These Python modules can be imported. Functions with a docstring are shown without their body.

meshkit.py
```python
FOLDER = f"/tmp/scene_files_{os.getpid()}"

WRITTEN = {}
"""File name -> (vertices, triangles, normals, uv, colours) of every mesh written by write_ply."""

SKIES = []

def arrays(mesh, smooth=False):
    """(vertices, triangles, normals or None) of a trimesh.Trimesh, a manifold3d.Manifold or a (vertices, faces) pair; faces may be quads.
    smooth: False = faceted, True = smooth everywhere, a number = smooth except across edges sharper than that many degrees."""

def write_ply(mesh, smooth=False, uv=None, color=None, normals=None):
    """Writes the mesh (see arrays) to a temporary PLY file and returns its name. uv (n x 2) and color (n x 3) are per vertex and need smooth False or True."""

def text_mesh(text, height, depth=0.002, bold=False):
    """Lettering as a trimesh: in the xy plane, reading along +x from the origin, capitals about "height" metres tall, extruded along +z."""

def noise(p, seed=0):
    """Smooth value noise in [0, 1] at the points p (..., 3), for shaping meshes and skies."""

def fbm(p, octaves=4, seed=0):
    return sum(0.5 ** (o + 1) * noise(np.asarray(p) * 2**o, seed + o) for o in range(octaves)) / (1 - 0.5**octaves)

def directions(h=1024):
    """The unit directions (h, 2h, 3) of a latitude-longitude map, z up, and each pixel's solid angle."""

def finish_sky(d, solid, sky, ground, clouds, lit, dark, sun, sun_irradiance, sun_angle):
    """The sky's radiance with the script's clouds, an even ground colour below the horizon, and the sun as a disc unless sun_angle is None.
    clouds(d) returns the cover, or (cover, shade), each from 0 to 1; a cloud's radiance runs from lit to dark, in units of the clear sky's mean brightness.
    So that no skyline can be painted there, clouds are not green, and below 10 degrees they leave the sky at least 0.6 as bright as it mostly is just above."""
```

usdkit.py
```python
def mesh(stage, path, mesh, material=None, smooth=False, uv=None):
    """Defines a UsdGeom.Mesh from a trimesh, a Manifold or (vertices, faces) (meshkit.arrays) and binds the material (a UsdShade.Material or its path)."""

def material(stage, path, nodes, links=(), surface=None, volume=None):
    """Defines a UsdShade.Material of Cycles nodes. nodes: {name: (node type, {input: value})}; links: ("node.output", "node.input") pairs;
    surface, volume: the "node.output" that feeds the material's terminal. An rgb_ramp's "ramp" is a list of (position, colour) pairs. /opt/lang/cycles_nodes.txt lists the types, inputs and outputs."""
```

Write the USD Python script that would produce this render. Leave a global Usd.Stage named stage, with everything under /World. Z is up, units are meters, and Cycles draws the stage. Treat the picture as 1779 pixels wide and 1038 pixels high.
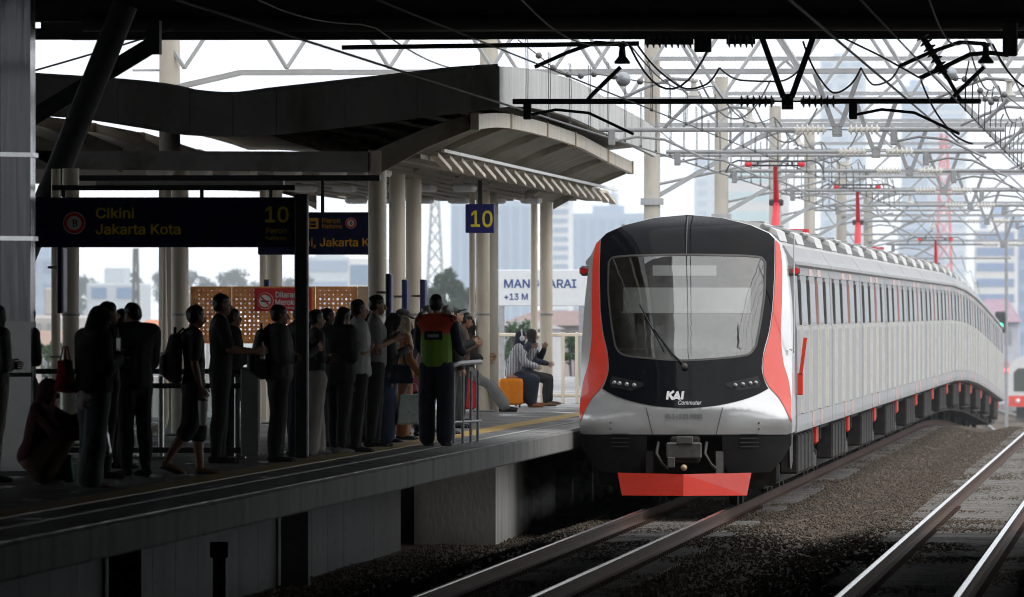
import math, random
import numpy as np, trimesh, manifold3d as m3, shapely
from shapely.geometry import Polygon, Point, box as sbox, LineString
from shapely.ops import unary_union
from scipy.spatial import Delaunay
import usdkit, meshkit
from pxr import Usd, UsdGeom, UsdLux, UsdShade, Gf, Sdf, Vt

stage = Usd.Stage.CreateInMemory()
UsdGeom.SetStageUpAxis(stage, 'Z'); UsdGeom.SetStageMetersPerUnit(stage, 1.0)
UsdGeom.Xform.Define(stage, '/World')
rng = np.random.default_rng(7)

# ---------------------------------------------------------------- camera, sky, sun, exposure
CAM = np.array([0.0, 0.0, 2.63]); FPX = 23000.0; IW, IH = 1779.0, 1038.0
YAW, PITCH = math.atan(1125.5 / FPX), math.atan(26.0 / FPX)
FW = np.array([-math.sin(YAW) * math.cos(PITCH), math.cos(YAW) * math.cos(PITCH), math.sin(PITCH)])
RT = np.array([math.cos(YAW), math.sin(YAW), 0.0]); UP = np.cross(RT, FW)
cam = UsdGeom.Camera.Define(stage, '/World/camera')
cam.CreateFocalLengthAttr(290.0); cam.CreateHorizontalApertureAttr(290.0 * IW / FPX); cam.CreateVerticalApertureAttr(290.0 * IH / FPX)
cam.CreateClippingRangeAttr(Gf.Vec2f(1.0, 20000.0))
cam.CreateFStopAttr(6.3); cam.CreateFocusDistanceAttr(174.0)
cam.CreateExposureAttr(0.45)
cam.AddTransformOp().Set(Gf.Matrix4d(*RT, 0, *UP, 0, *(-FW), 0, *CAM, 1))

SUN_EL, SUN_AZ = math.radians(52), math.radians(118)      # azimuth: atan2(x, y) of the direction towards the sun
dome = UsdLux.DomeLight.Define(stage, '/World/sky')
dome.GetPrim().SetCustomDataByKey('kind', 'structure')
usdkit.material(stage, '/World/Looks/sky', {
    'sky': ('sky_texture', {'sky_type': 'single_scattering', 'sun_disc': False, 'sun_elevation': SUN_EL, 'sun_rotation': SUN_AZ, 'aerosol_density': 3.0}),
    'tc': ('texture_coordinate', {}), 'map': ('mapping', {'scale': (1.0, 1.0, 3.0)}),
    'n': ('noise_texture', {'scale': 2.2, 'detail': 5.0, 'roughness': 0.55}),
    'r': ('rgb_ramp', {'ramp': [(0.3, (7.9, 8.15, 8.5)), (0.7, (9.0, 9.1, 9.25))]}),
    'mx': ('mix', {'fac': 0.9}), 'b': ('background_shader', {'strength': 0.14})},
    [('tc.generated', 'map.vector'), ('map.vector', 'n.vector'), ('n.fac', 'r.fac'), ('sky.color', 'mx.color1'), ('r.color', 'mx.color2'), ('mx.color', 'b.color')], surface='b.background')
UsdShade.MaterialBindingAPI.Apply(dome.GetPrim()).Bind(UsdShade.Material.Get(stage, '/World/Looks/sky'))
sun = UsdLux.DistantLight.Define(stage, '/World/sun')
sun.CreateNormalizeAttr(True); sun.CreateIntensityAttr(0.3); sun.CreateAngleAttr(100.0); sun.CreateColorAttr(Gf.Vec3f(1.0, 0.97, 0.92))
sd = np.array([math.sin(SUN_AZ) * math.cos(SUN_EL), math.cos(SUN_AZ) * math.cos(SUN_EL), math.sin(SUN_EL)])
sx = np.cross([0, 0, 1.0], sd); sx /= np.linalg.norm(sx); sy = np.cross(sd, sx)
sun.AddTransformOp().Set(Gf.Matrix4d(*sx, 0, *sy, 0, *sd, 0, 0, 0, 60, 1))

# ---------------------------------------------------------------- helpers
def at(px, py, Y):
    "the point of the plane y = Y that lies behind a photograph pixel"
    d = FW * FPX + RT * (px - IW / 2) - UP * (py - IH / 2)
    return CAM + d * (Y / d[1])

_mats = {}
def mat(name, color, rough=0.6, metal=0.0, var=0.15, scale=6.0, bump=0.0, bscale=40.0, coat=0.0, stretch=(1, 1, 1), dirt=None, dscale=1.5, emit=0.0, spec=0.5, rvar=0.0, obj=False, dlim=(0.5, 0.7)):
    if name in _mats: return _mats[name]
    c = np.array(color, float)
    N = {'g': ('geometry', {}) if not obj else ('texture_coordinate', {}), 'map': ('mapping', {'scale': tuple(stretch)}),
         'n': ('noise_texture', {'scale': scale, 'detail': 4.0, 'roughness': 0.6}),
         'r': ('rgb_ramp', {'ramp': [(0.3, tuple(np.clip(c * (1 - var), 0, 1))), (0.7, tuple(np.clip(c * (1 + var), 0, 1)))]}),
         'p': ('principled_bsdf', {'roughness': rough, 'metallic': metal, 'coat_weight': coat, 'specular_ior_level': spec})}
    L = [('g.position' if not obj else 'g.object', 'map.vector'), ('map.vector', 'n.vector'), ('n.fac', 'r.fac')]
    out = 'r.color'
    if dirt is not None:
        N['dn'] = ('noise_texture', {'scale': dscale, 'detail': 6.0, 'roughness': 0.65}); N['dr'] = ('map_range', {'from_min': dlim[0], 'from_max': dlim[1], 'clamp': True})
        N['dm'] = ('mix', {'color2': tuple(dirt)})
        L += [('map.vector', 'dn.vector'), ('dn.fac', 'dr.value'), ('dr.result', 'dm.fac'), (out, 'dm.color1')]; out = 'dm.color'
    L.append((out, 'p.base_color'))
    if rvar:
        N['rr'] = ('map_range', {'from_min': 0.3, 'from_max': 0.7, 'to_min': max(rough - rvar, 0.02), 'to_max': min(rough + rvar, 1.0), 'clamp': True})
        L += [('n.fac', 'rr.value'), ('rr.result', 'p.roughness')]
    if bump:
        N['bn'] = ('noise_texture', {'scale': bscale, 'detail': 4.0}); N['b'] = ('bump', {'strength': bump, 'distance': 0.02})
        L += [('map.vector', 'bn.vector'), ('bn.fac', 'b.height'), ('b.normal', 'p.normal')]
    if emit:
        N['p'][1]['emission_color'] = tuple(color); N['p'][1]['emission_strength'] = emit
    _mats[name] = usdkit.material(stage, '/World/Looks/' + name, N, L, surface='p.BSDF')
    return _mats[name]

_used = {}
def free(path):
    k = _used.get(path, -1) + 1; _used[path] = k
    return path if k == 0 else f'{path}_{k:03d}'
def tag(o, label=None, cat=None, group=None, kind=None):
    p = o.GetPrim() if hasattr(o, 'GetPrim') else o
    for k, v in (('label', label), ('category', cat), ('group', group), ('kind', kind)):
        if v: p.SetCustomDataByKey(k, v)
    return p
def thing(name, label, cat, loc=(0, 0, 0), rz=0.0, group=None):
    x = UsdGeom.Xform.Define(stage, free('/World/' + name))
    x.AddTranslateOp().Set(Gf.Vec3d(*map(float, loc)))
    if rz: x.AddRotateZOp().Set(float(rz))
    return tag(x, label, cat, group)
def part(parent, name, mesh, m, smooth=False, label=None, loc=None, kind=None):
    base = '/World' if parent is None else str(parent.GetPath())
    o = usdkit.mesh(stage, free(base + '/' + name), mesh, m, smooth)
    if loc is not None: o.AddTranslateOp().Set(Gf.Vec3d(*map(float, loc)))
    return tag(o, label, kind=kind)
def lone(name, mesh, m, label, cat, smooth=False, group=None, kind=None):
    return tag(part(None, name, mesh, m, smooth), label, cat, group, kind)
def copy(root, name, loc, rz=0.0, rx=0.0, label=None, group=None):
    was = root.GetCustomData()
    x = UsdGeom.Xform.Define(stage, free('/World/' + name))
    x.GetPrim().GetReferences().AddInternalReference(root.GetPath())
    x.ClearXformOpOrder()
    x.AddTranslateOp().Set(Gf.Vec3d(*map(float, loc)))
    if rz or x.GetPrim().HasAttribute('xformOp:rotateZ'): (x.AddRotateZOp() if not x.GetPrim().HasAttribute('xformOp:rotateZ') else UsdGeom.XformOp(x.GetPrim().GetAttribute('xformOp:rotateZ'))).Set(float(rz))
    if rx: x.AddRotateXOp().Set(float(rx))
    x.GetPrim().SetInstanceable(True)
    return tag(x, label or was.get('label'), was.get('category'), group or was.get('group'))

def cat(*ms): return trimesh.util.concatenate([m for m in ms if m is not None])
def bx(x0, x1, y0, y1, z0, z1):
    m = trimesh.creation.box([abs(x1 - x0), abs(y1 - y0), abs(z1 - z0)]); m.apply_translation([(x0 + x1) / 2, (y0 + y1) / 2, (z0 + z1) / 2]); return m
def cbx(x0, x1, y0, y1, z0, z1, c=0.02):
    "box with chamfered edges"
    x0, x1, y0, y1, z0, z1 = min(x0, x1), max(x0, x1), min(y0, y1), max(y0, y1), min(z0, z1), max(z0, z1)
    c = min(c, (x1 - x0) / 2.1, (y1 - y0) / 2.1, (z1 - z0) / 2.1); pts = []
    for i, X in ((0, x0), (1, x1)):
        for j, Y in ((0, y0), (1, y1)):
            for k, Z in ((0, z0), (1, z1)):
                a, b, d = (c if not i else -c), (c if not j else -c), (c if not k else -c)
                pts += [(X + a, Y + b, Z), (X + a, Y, Z + d), (X, Y + b, Z + d)]
    return mm(m3.Manifold.hull_points(np.array(pts)))
def mm(M):
    m = M.to_mesh(); return trimesh.Trimesh(np.array(m.vert_properties[:, :3]), np.array(m.tri_verts), process=False)
def tube(pts, r, n=8, caps=True):
    p = np.asarray(pts, float); t = np.gradient(p, axis=0); t /= np.linalg.norm(t, axis=1, keepdims=True) + 1e-12
    ref = np.array([0, 0, 1.0]) if abs(t[:, 2]).mean() < 0.8 else np.array([1.0, 0, 0])
    a = np.cross(t, ref); a /= np.linalg.norm(a, axis=1, keepdims=True) + 1e-12; b = np.cross(t, a)
    g = np.arange(n) * 2 * np.pi / n; rr = np.broadcast_to(np.asarray(r, float), (len(p),))
    v = (p[:, None] + rr[:, None, None] * (np.cos(g)[None, :, None] * a[:, None] + np.sin(g)[None, :, None] * b[:, None])).reshape(-1, 3)
    i, j = np.meshgrid(np.arange(len(p) - 1), np.arange(n), indexing='ij')
    q = np.stack([i * n + j, (i + 1) * n + j, (i + 1) * n + (j + 1) % n, i * n + (j + 1) % n], -1).reshape(-1, 4)
    f = np.vstack([q[:, [0, 1, 2]], q[:, [0, 2, 3]]])
    if caps:
        k = len(v); v = np.vstack([v, p[:1], p[-1:]]); o = (len(p) - 1) * n; jj = np.arange(n)
        f = np.vstack([f, np.stack([np.full(n, k), jj, (jj + 1) % n], 1), np.stack([np.full(n, k + 1), o + (jj + 1) % n, o + jj], 1)])
    m = trimesh.Trimesh(v, f, process=False)
    return m
def rod(a, b, r, n=8): return tube([a, b], r, n)
def beam(a, b, w, h, up=(0, 0, 1.0)):
    a, b = np.array(a, float), np.array(b, float); d = b - a; L = np.linalg.norm(d); d /= L
    s = np.cross(d, up); s /= np.linalg.norm(s); u = np.cross(s, d)
    m = trimesh.creation.box([w, L, h]); M = np.eye(4); M[:3, 0], M[:3, 1], M[:3, 2], M[:3, 3] = s, d, u, (a + b) / 2; m.apply_transform(M); return m
def cyl(x, y, z0, z1, r, n=20, r2=None):
    return tube([(x, y, z0), (x, y, z1)], [r, r if r2 is None else r2], n)
def sph(c, r, sub=2, sc=(1, 1, 1)):
    m = trimesh.creation.icosphere(sub, r); m.apply_scale(sc); m.apply_translation(c); return m
def prism_y(pts, y0, y1):
    "polygon in the xz plane extruded along y"
    g = Polygon(pts) if not hasattr(pts, 'geom_type') else pts
    m = trimesh.creation.extrude_polygon(g, abs(y1 - y0), engine='earcut')
    v = m.vertices.copy(); m.vertices = np.stack([v[:, 0], max(y0, y1) - v[:, 2], v[:, 1]], 1); return m
def prism_x(pts, x0, x1):
    "polygon in the yz plane extruded along x"
    g = Polygon(pts) if not hasattr(pts, 'geom_type') else pts
    m = trimesh.creation.extrude_polygon(g, abs(x1 - x0), engine='earcut')
    v = m.vertices.copy(); m.vertices = np.stack([min(x0, x1) + v[:, 2], v[:, 0], v[:, 1]], 1); return m
def prism_z(g, z0, z1):
    m = trimesh.creation.extrude_polygon(Polygon(g) if not hasattr(g, 'geom_type') else g, z1 - z0, engine='earcut'); m.apply_translation([0, 0, z0]); return m
def lathe(prof, n=20, loc=(0, 0, 0)):
    m = trimesh.creation.revolve(np.array(prof, float), sections=n); m.apply_translation(loc); return m
def text(s, h, loc, bold=False, width=None, depth=0.004, slant=0.0):
    "upright lettering that reads along +x and faces -y (the camera's side)"
    m = meshkit.text_mesh(s, h, depth, bold); v = m.vertices.copy()
    if width: v[:, 0] *= width / (v[:, 0].max() - v[:, 0].min())
    v[:, 0] += slant * v[:, 1]
    m.vertices = np.stack([loc[0] + v[:, 0], loc[1] - v[:, 2], loc[2] + v[:, 1]], 1); return m
def ring_y(x, z, y, r0, r1, d=0.004, n=32):
    "flat ring in a plane facing -y"
    g = Point(x, z).buffer(r1, n // 4)
    if r0 > 0: g = g.difference(Point(x, z).buffer(r0, n // 4))
    return prism_y(g, y - d, y)

# ---------------------------------------------------------------- materials
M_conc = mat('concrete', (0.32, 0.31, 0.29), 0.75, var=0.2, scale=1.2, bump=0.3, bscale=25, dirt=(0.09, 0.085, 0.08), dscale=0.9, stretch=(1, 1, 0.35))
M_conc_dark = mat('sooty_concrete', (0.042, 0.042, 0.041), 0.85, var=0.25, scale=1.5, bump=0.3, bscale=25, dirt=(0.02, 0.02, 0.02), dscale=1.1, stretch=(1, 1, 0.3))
M_black = mat('dark_steel_paint', (0.03, 0.031, 0.034), 0.55, var=0.2, scale=4)
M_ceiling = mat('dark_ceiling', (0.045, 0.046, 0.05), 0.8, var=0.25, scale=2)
M_galv = mat('galvanised_steel', (0.3, 0.305, 0.31), 0.5, 0.35, var=0.12, scale=8)
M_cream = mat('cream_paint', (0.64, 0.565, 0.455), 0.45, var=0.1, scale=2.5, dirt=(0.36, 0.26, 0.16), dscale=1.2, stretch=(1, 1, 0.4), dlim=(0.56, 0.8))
M_greycol = mat('grey_column_paint', (0.3, 0.3, 0.29), 0.45, var=0.1, scale=2.5, dirt=(0.16, 0.15, 0.13), dscale=1.5)
M_navy = mat('navy_sign_face', (0.012, 0.016, 0.06), 0.35, var=0.08, scale=5)
M_yellow = mat('yellow_lettering', (0.75, 0.55, 0.02), 0.5, var=0.05)
M_amber = mat('amber_lettering', (0.75, 0.38, 0.03), 0.5, var=0.05)
M_white = mat('white_paint', (0.78, 0.78, 0.77), 0.5, var=0.05)
M_red = mat('red_paint', (0.62, 0.035, 0.022), 0.3, var=0.08, scale=5)
M_steel = mat('stainless_steel', (0.62, 0.62, 0.62), 0.25, 0.9, var=0.08, scale=10)

# ---------------------------------------------------------------- terrain line of the tracks
_dy = np.array([0, 318, 330, 350, 383, 420, 500, 600, 770, 1200.0]); _dz = np.array([0, 0, .03, .17, .58, 1.15, 2.05, 2.85, 3.5, 4.2])
from scipy.interpolate import PchipInterpolator
_drop = PchipInterpolator(_dy, _dz)
def drop(Y): return -_drop(np.clip(Y, 0, 1200))
def bend(Y): return -3.2e-5 * np.clip(np.asarray(Y, float) - 385, 0, None) ** 2
T1, T2 = -6.38, -2.44
def strip(x0, x1, ys, z, shape=None, thick=None):
    "a sheet between x0 and x1 that follows the tracks"
    ys = np.asarray(ys, float); b, d = bend(ys), drop(ys)
    sec = [(x0, z), (x1, z)] if shape is None else shape
    n = len(sec)
    v = np.array([[[sx_ + b[i], ys[i], sz_ + d[i]] for sx_, sz_ in sec] for i in range(len(ys))]).reshape(-1, 3)
    i, j = np.meshgrid(np.arange(len(ys) - 1), np.arange(n - 1), indexing='ij')
    q = np.stack([i * n + j, i * n + j + 1, (i + 1) * n + j + 1, (i + 1) * n + j], -1).reshape(-1, 4)
    return trimesh.Trimesh(v, np.vstack([q[:, [0, 1, 2]], q[:, [0, 2, 3]]]), process=False)
YS = np.concatenate([np.arange(-60, 315, 15.0), np.arange(315, 520, 6.0), np.arange(520, 1200, 20.0)])

# ground reaching the horizon, and the raised track deck on it
part(None, 'ground', bx(-6000, 6000, -3000, 9500, -9.0, -8.0), mat('far_ground', (0.09, 0.1, 0.07), 0.9, var=0.3, scale=0.01, dirt=(0.16, 0.15, 0.13), dscale=0.02), kind='structure')
deck_sec = [(-60, -8.0), (-60, 0.35), (-59.6, 0.35), (-59.6, -0.75), (16, -0.75), (16, 0.2), (16.4, 0.2), (16.4, -8.0)]
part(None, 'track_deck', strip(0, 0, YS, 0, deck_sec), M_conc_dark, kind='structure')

# ballast: a displaced gravel sheet with loose stones on it
M_ballast = mat('ballast_gravel', (0.095, 0.073, 0.054), 0.95, spec=.1, var=0.42, scale=4, bump=0.45, bscale=35, dirt=(0.035, 0.033, 0.032), dscale=0.35, stretch=(1, 0.6, 1), dlim=(0.5, 0.72))
bxs = np.arange(-10.2, 4.01, 0.14); bys = np.concatenate([np.arange(60, 110, 2.0), np.arange(110, 240, 0.22), np.arange(240, 345, 0.5), np.arange(345, 900, 8.0)])
def ballast_h(X, Y):
    h = np.full(np.shape(X), -0.36)
    for c in (T1, T2):
        h = np.maximum(h, -0.19 - np.clip(np.abs(X - c) - 1.25, 0, None) * 0.28)
    h = h + 0.06 * np.exp(-((X - (T1 + T2) / 2) / 0.7) ** 2)
    return np.where(X < -8.2, np.minimum(h, -0.4), h)
GX, GY = np.meshgrid(bxs, bys)
GZ = ballast_h(GX, GY) + 0.035 * (meshkit.fbm(np.stack([GX * 4, GY * 4, 0 * GX], -1), 3, 3) - 0.5) + np.where(GY < 240, .06, .02) * (meshkit.noise(np.stack([GX * .7, GY * .3, 0 * GX], -1), 5) - 0.5)
nx_ = len(bxs); i, j = np.meshgrid(np.arange(len(bys) - 1), np.arange(nx_ - 1), indexing='ij')
q = np.stack([i * nx_ + j, i * nx_ + j + 1, (i + 1) * nx_ + j + 1, (i + 1) * nx_ + j], -1).reshape(-1, 4)
bal = trimesh.Trimesh(np.stack([GX + bend(GY), GY, GZ + drop(GY)], -1).reshape(-1, 3), np.vstack([q[:, [0, 1, 2]], q[:, [0, 2, 3]]]), process=False)
lone('ballast_bed', bal, M_ballast, 'brown grey gravel ballast bed under and between the tracks', 'ballast', smooth=True, kind='stuff')
pi = UsdGeom.PointInstancer.Define(stage, '/World/ballast_stones')
tag(pi, 'loose broken ballast stones lying over the gravel between the rails', 'ballast', kind='stuff')
protos = []
for k in range(4):
    s = trimesh.creation.icosphere(1, 0.0145); s.vertices *= (1 + 0.35 * rng.standard_normal((len(s.vertices), 1)).clip(-1, 1)) * [1.2, 1.0, 0.75]
    o = usdkit.mesh(stage, f'/World/ballast_stones/stone_{k+1:03d}', s, mat(f'stone_{k}', [(0.105, .082, .06), (.088, .069, .051), (.118, .092, .068), (.075, .06, .046)][k], 0.9, var=0.3, scale=30))
    protos.append(o.GetPath())
NS = 90000
sy_ = 112 + 216 * rng.random(NS) ** 1.35; sx_ = -9.6 + 9.4 * rng.random(NS)
keep = np.ones(NS, bool)
for c in (T1, T2):
    for r in (-0.56, 0.56): keep &= np.abs(sx_ - c - r) > 0.1
sx_, sy_ = sx_[keep], sy_[keep]
sz_ = ballast_h(sx_, sy_) + np.where(sy_ < 240, .06, .02) * (meshkit.noise(np.stack([sx_ * .7, sy_ * .3, 0 * sx_], -1), 5) - 0.5) + 0.012 + drop(sy_)
pi.CreatePrototypesRel().SetTargets(protos)
pi.CreateProtoIndicesAttr(Vt.IntArray.FromNumpy(rng.integers(0, 4, len(sx_)).astype(np.int32)))
pi.CreatePositionsAttr(Vt.Vec3fArray.FromNumpy(np.stack([sx_, sy_, sz_], 1).astype(np.float32)))
qs = rng.standard_normal((len(sx_), 4)); qs /= np.linalg.norm(qs, axis=1, keepdims=True)
pi.CreateOrientationsAttr(Vt.QuathArray([Gf.Quath(*map(float, x)) for x in qs]))
pi.CreateScalesAttr(Vt.Vec3fArray.FromNumpy((np.ones((len(sx_), 3)) * (0.6 + 0.8 * rng.random((len(sx_), 1)))).astype(np.float32)))

# tracks: rails, sleepers, fastenings
M_railtop = mat('rail_running_face', (0.55, 0.55, 0.56), 0.16, 1.0, var=0.1, scale=3)
M_rust = mat('rusty_rail_web', (0.062, 0.034, 0.024), 0.8, 0.0, spec=.2, var=0.3, scale=5)
M_sleeper = mat('concrete_sleeper', (0.22, 0.21, 0.195), 0.85, var=0.2, scale=8, dirt=(0.07, 0.06, 0.05), dscale=3)
RAIL = [(-.075, -.16), (.075, -.16), (.075, -.147), (.014, -.128), (.010, -.05), (.034, -.04), (.034, -.012), (.03, -.004)]
def rail_mesh(cx, ys):
    right = [(.075, -.16), (.075, -.147), (.02, -.13), (.010, -.115), (.010, -.052), (.033, -.04), (.036, -.012)]
    sec = [(cx + x, z) for x, z in right] + [(cx - x, z) for x, z in right[::-1]]
    return strip(0, 0, ys, 0, sec + sec[:1])
RY = np.concatenate([np.arange(20, 318, 12.0), np.arange(318, 520, 4.0), np.arange(520, 900, 20.0)])
for n, (c, lab) in enumerate(((T1, 'rusty track the silver train runs on, beside the platform'), (T2, 'track with bright worn rails right of the silver train'))):
    t = thing('railway_track', lab, 'track')
    for sgn in (-1, 1):
        r = part(t, 'rail', rail_mesh(c + sgn * .5515, RY), M_rust)
        cx = c + sgn * .5515
        part(r, 'running_face', strip(0, 0, RY, 0, [(cx - .03, -.004), (cx - .022, .0), (cx, .002), (cx + .022, .0), (cx + .03, -.004)]), M_railtop, smooth=True)
    sl, fast = [], []
    for y in np.arange(100, 335, 0.62):
        b = bx(c - 1.0, c + 1.0, y - .11, y + .11, -.33, -.165 + float(drop(y))); sl.append(b)
        if y < 190:
            for sgn in (-1, 1):
                for o in (-.11, .11): fast.append(bx(c + sgn * .5515 + o - .03, c + sgn * .5515 + o + .03, y - .05, y + .05, -.17, -.13))
    part(t, 'sleepers', cat(*sl), M_sleeper, kind='stuff'); part(t, 'rail_clips', cat(*fast), M_rust, kind='stuff')
lone('cable_trough', cat(*[bx(-1.28, -0.84, y, y + 1.98, -.4, -.1) for y in np.arange(90, 300, 2.0)]), M_conc, 'low concrete cable trough right of the bright rails', 'cable trough')

# ---------------------------------------------------------------- platform
PZ = 1.06
M_floor = mat('platform_tiles', (0.15, 0.15, 0.152), 0.5, var=0.3, scale=1.3, bump=0.06, bscale=5, rvar=0.36, spec=.4, dirt=(0.08, 0.08, 0.082), dscale=0.8, stretch=(1, 0.4, 1))
M_edge = mat('platform_edge_stone', (0.27, 0.27, 0.26), 0.5, var=0.3, scale=1.6, bump=0.14, bscale=7, rvar=0.36, spec=.4, dirt=(0.13, 0.13, 0.125), dscale=1.2, stretch=(1, 0.5, 1))
M_fascia = mat('platform_fascia', (0.19, 0.186, 0.176), 0.85, var=0.15, scale=2, bump=0.3, bscale=18, spec=.2, dirt=(0.11, 0.106, 0.1), dscale=1.5, stretch=(1, 1, 0.15))
M_tact = mat('tactile_yellow', (0.5, 0.33, 0.08), 0.5, var=0.2, scale=5, dirt=(0.2, 0.15, 0.07), dscale=1.5)
pl = tag(UsdGeom.Xform.Define(stage, free('/World/platform')), kind='structure')
PX0, PX1, PY0, PY1 = -15.2, -7.9, 60.0, 330.0
part(pl, 'floor', bx(PX0, PX1 - .46, PY0, PY1, PZ - .25, PZ), M_floor)
for y in np.arange(PY0, PY1, 6.0):
    jg = .006 + .006 * rng.random(); e = prism_y([(PX1 - .455, PZ - .27), (PX1 - .02, PZ - .27), (PX1, PZ - .25), (PX1, PZ - .03), (PX1 - .03, PZ - .004), (PX1 - .455, PZ - .004)], y + jg, y + 6 - jg)
    es = part(pl, 'edge_slab', e, M_fascia); part(es, 'coping', bx(PX1 - .455, PX1 - .03, y + jg, y + 6 - jg, PZ - .004, PZ + .004), M_edge)
part(pl, 'tactile_strip', bx(-9.22, -8.86, PY0, PY1, PZ - .01, PZ + .005), M_tact)
part(pl, 'edge_line', bx(-8.5, -8.44, PY0, PY1, PZ - .01, PZ + .004), mat('worn_white_line', (0.45, 0.45, 0.43), 0.5, var=0.3, scale=4))
# walls and piers under the slab
def under_wall(x, y0, y1, z1, m, n): return part(pl, n, bx(x - .25, x, y0, y1, -0.8, z1), m)
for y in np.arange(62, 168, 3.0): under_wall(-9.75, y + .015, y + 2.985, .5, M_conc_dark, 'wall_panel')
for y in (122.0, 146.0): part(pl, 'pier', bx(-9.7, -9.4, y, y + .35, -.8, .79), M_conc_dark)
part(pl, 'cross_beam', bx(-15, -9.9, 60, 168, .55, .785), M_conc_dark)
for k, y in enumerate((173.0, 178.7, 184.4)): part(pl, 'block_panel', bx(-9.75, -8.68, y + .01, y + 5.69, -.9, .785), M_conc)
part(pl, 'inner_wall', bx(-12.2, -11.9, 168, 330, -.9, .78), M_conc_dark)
for y in np.arange(197, 330, 7.0): part(pl, 'pier', bx(-9.3, -8.75, y, y + .6, -.9, .785), M_conc)

# low parapet and neighbouring platform on the far left side of the deck
part(None, 'side_wall', strip(0, 0, np.arange(150, 345, 15.0), 0, [(-21.3, -.8), (-21.3, 1.3), (-21.0, 1.3), (-21.0, -.8)]), M_conc, kind='structure')

# ---------------------------------------------------------------- the dark station hall over the near tracks
HY = 168.0
hall = thing('station_hall', 'dark station hall roof over the near platform and tracks', 'station building')
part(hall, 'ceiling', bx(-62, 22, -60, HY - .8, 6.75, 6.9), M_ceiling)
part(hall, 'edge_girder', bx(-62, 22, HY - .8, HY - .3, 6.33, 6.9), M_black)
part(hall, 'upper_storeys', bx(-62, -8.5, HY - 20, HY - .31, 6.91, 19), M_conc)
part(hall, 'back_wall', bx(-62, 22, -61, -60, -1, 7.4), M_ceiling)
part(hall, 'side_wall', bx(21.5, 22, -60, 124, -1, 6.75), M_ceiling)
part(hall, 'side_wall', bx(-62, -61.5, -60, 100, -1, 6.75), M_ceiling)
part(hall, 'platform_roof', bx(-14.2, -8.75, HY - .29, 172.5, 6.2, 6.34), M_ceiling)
part(hall, 'edge_tube', bx(-62, 22, HY - .28, HY - .1, 6.11, 6.255), M_black)
part(hall, 'service_pipe', rod(at(143, 42, HY - .9), (22, HY - .9, 6.3), .1, 12), M_black, True)
for y in np.arange(-50, HY - 10, 12.0):
    part(hall, 'ceiling_beam', bx(-61, 21.4, y, y + .5, 6.05 if y < 110 else 6.4, 6.75), M_ceiling)
# raking struts
p0, p1 = at(82, 345, 159.0), at(205, 40, 159.0); d = (p1 - p0) * .35
part(hall, 'raking_strut', tube([p0 - d, p1 + d * .3], .155, 18), M_black, True)
p0, p1 = at(40, 215, 161.0), at(262, 80, 161.0); d = (p0 - p1)
part(hall, 'raking_strut', beam(p0 + d, p1, .12, .2), M_black)
part(hall, 'strut_shoe', bx(*(sorted([at(256, 70, 161)[0], at(279, 70, 161)[0]])), 160.8, 161.2, at(0, 95, 161)[2], 6.2), M_black)

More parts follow.
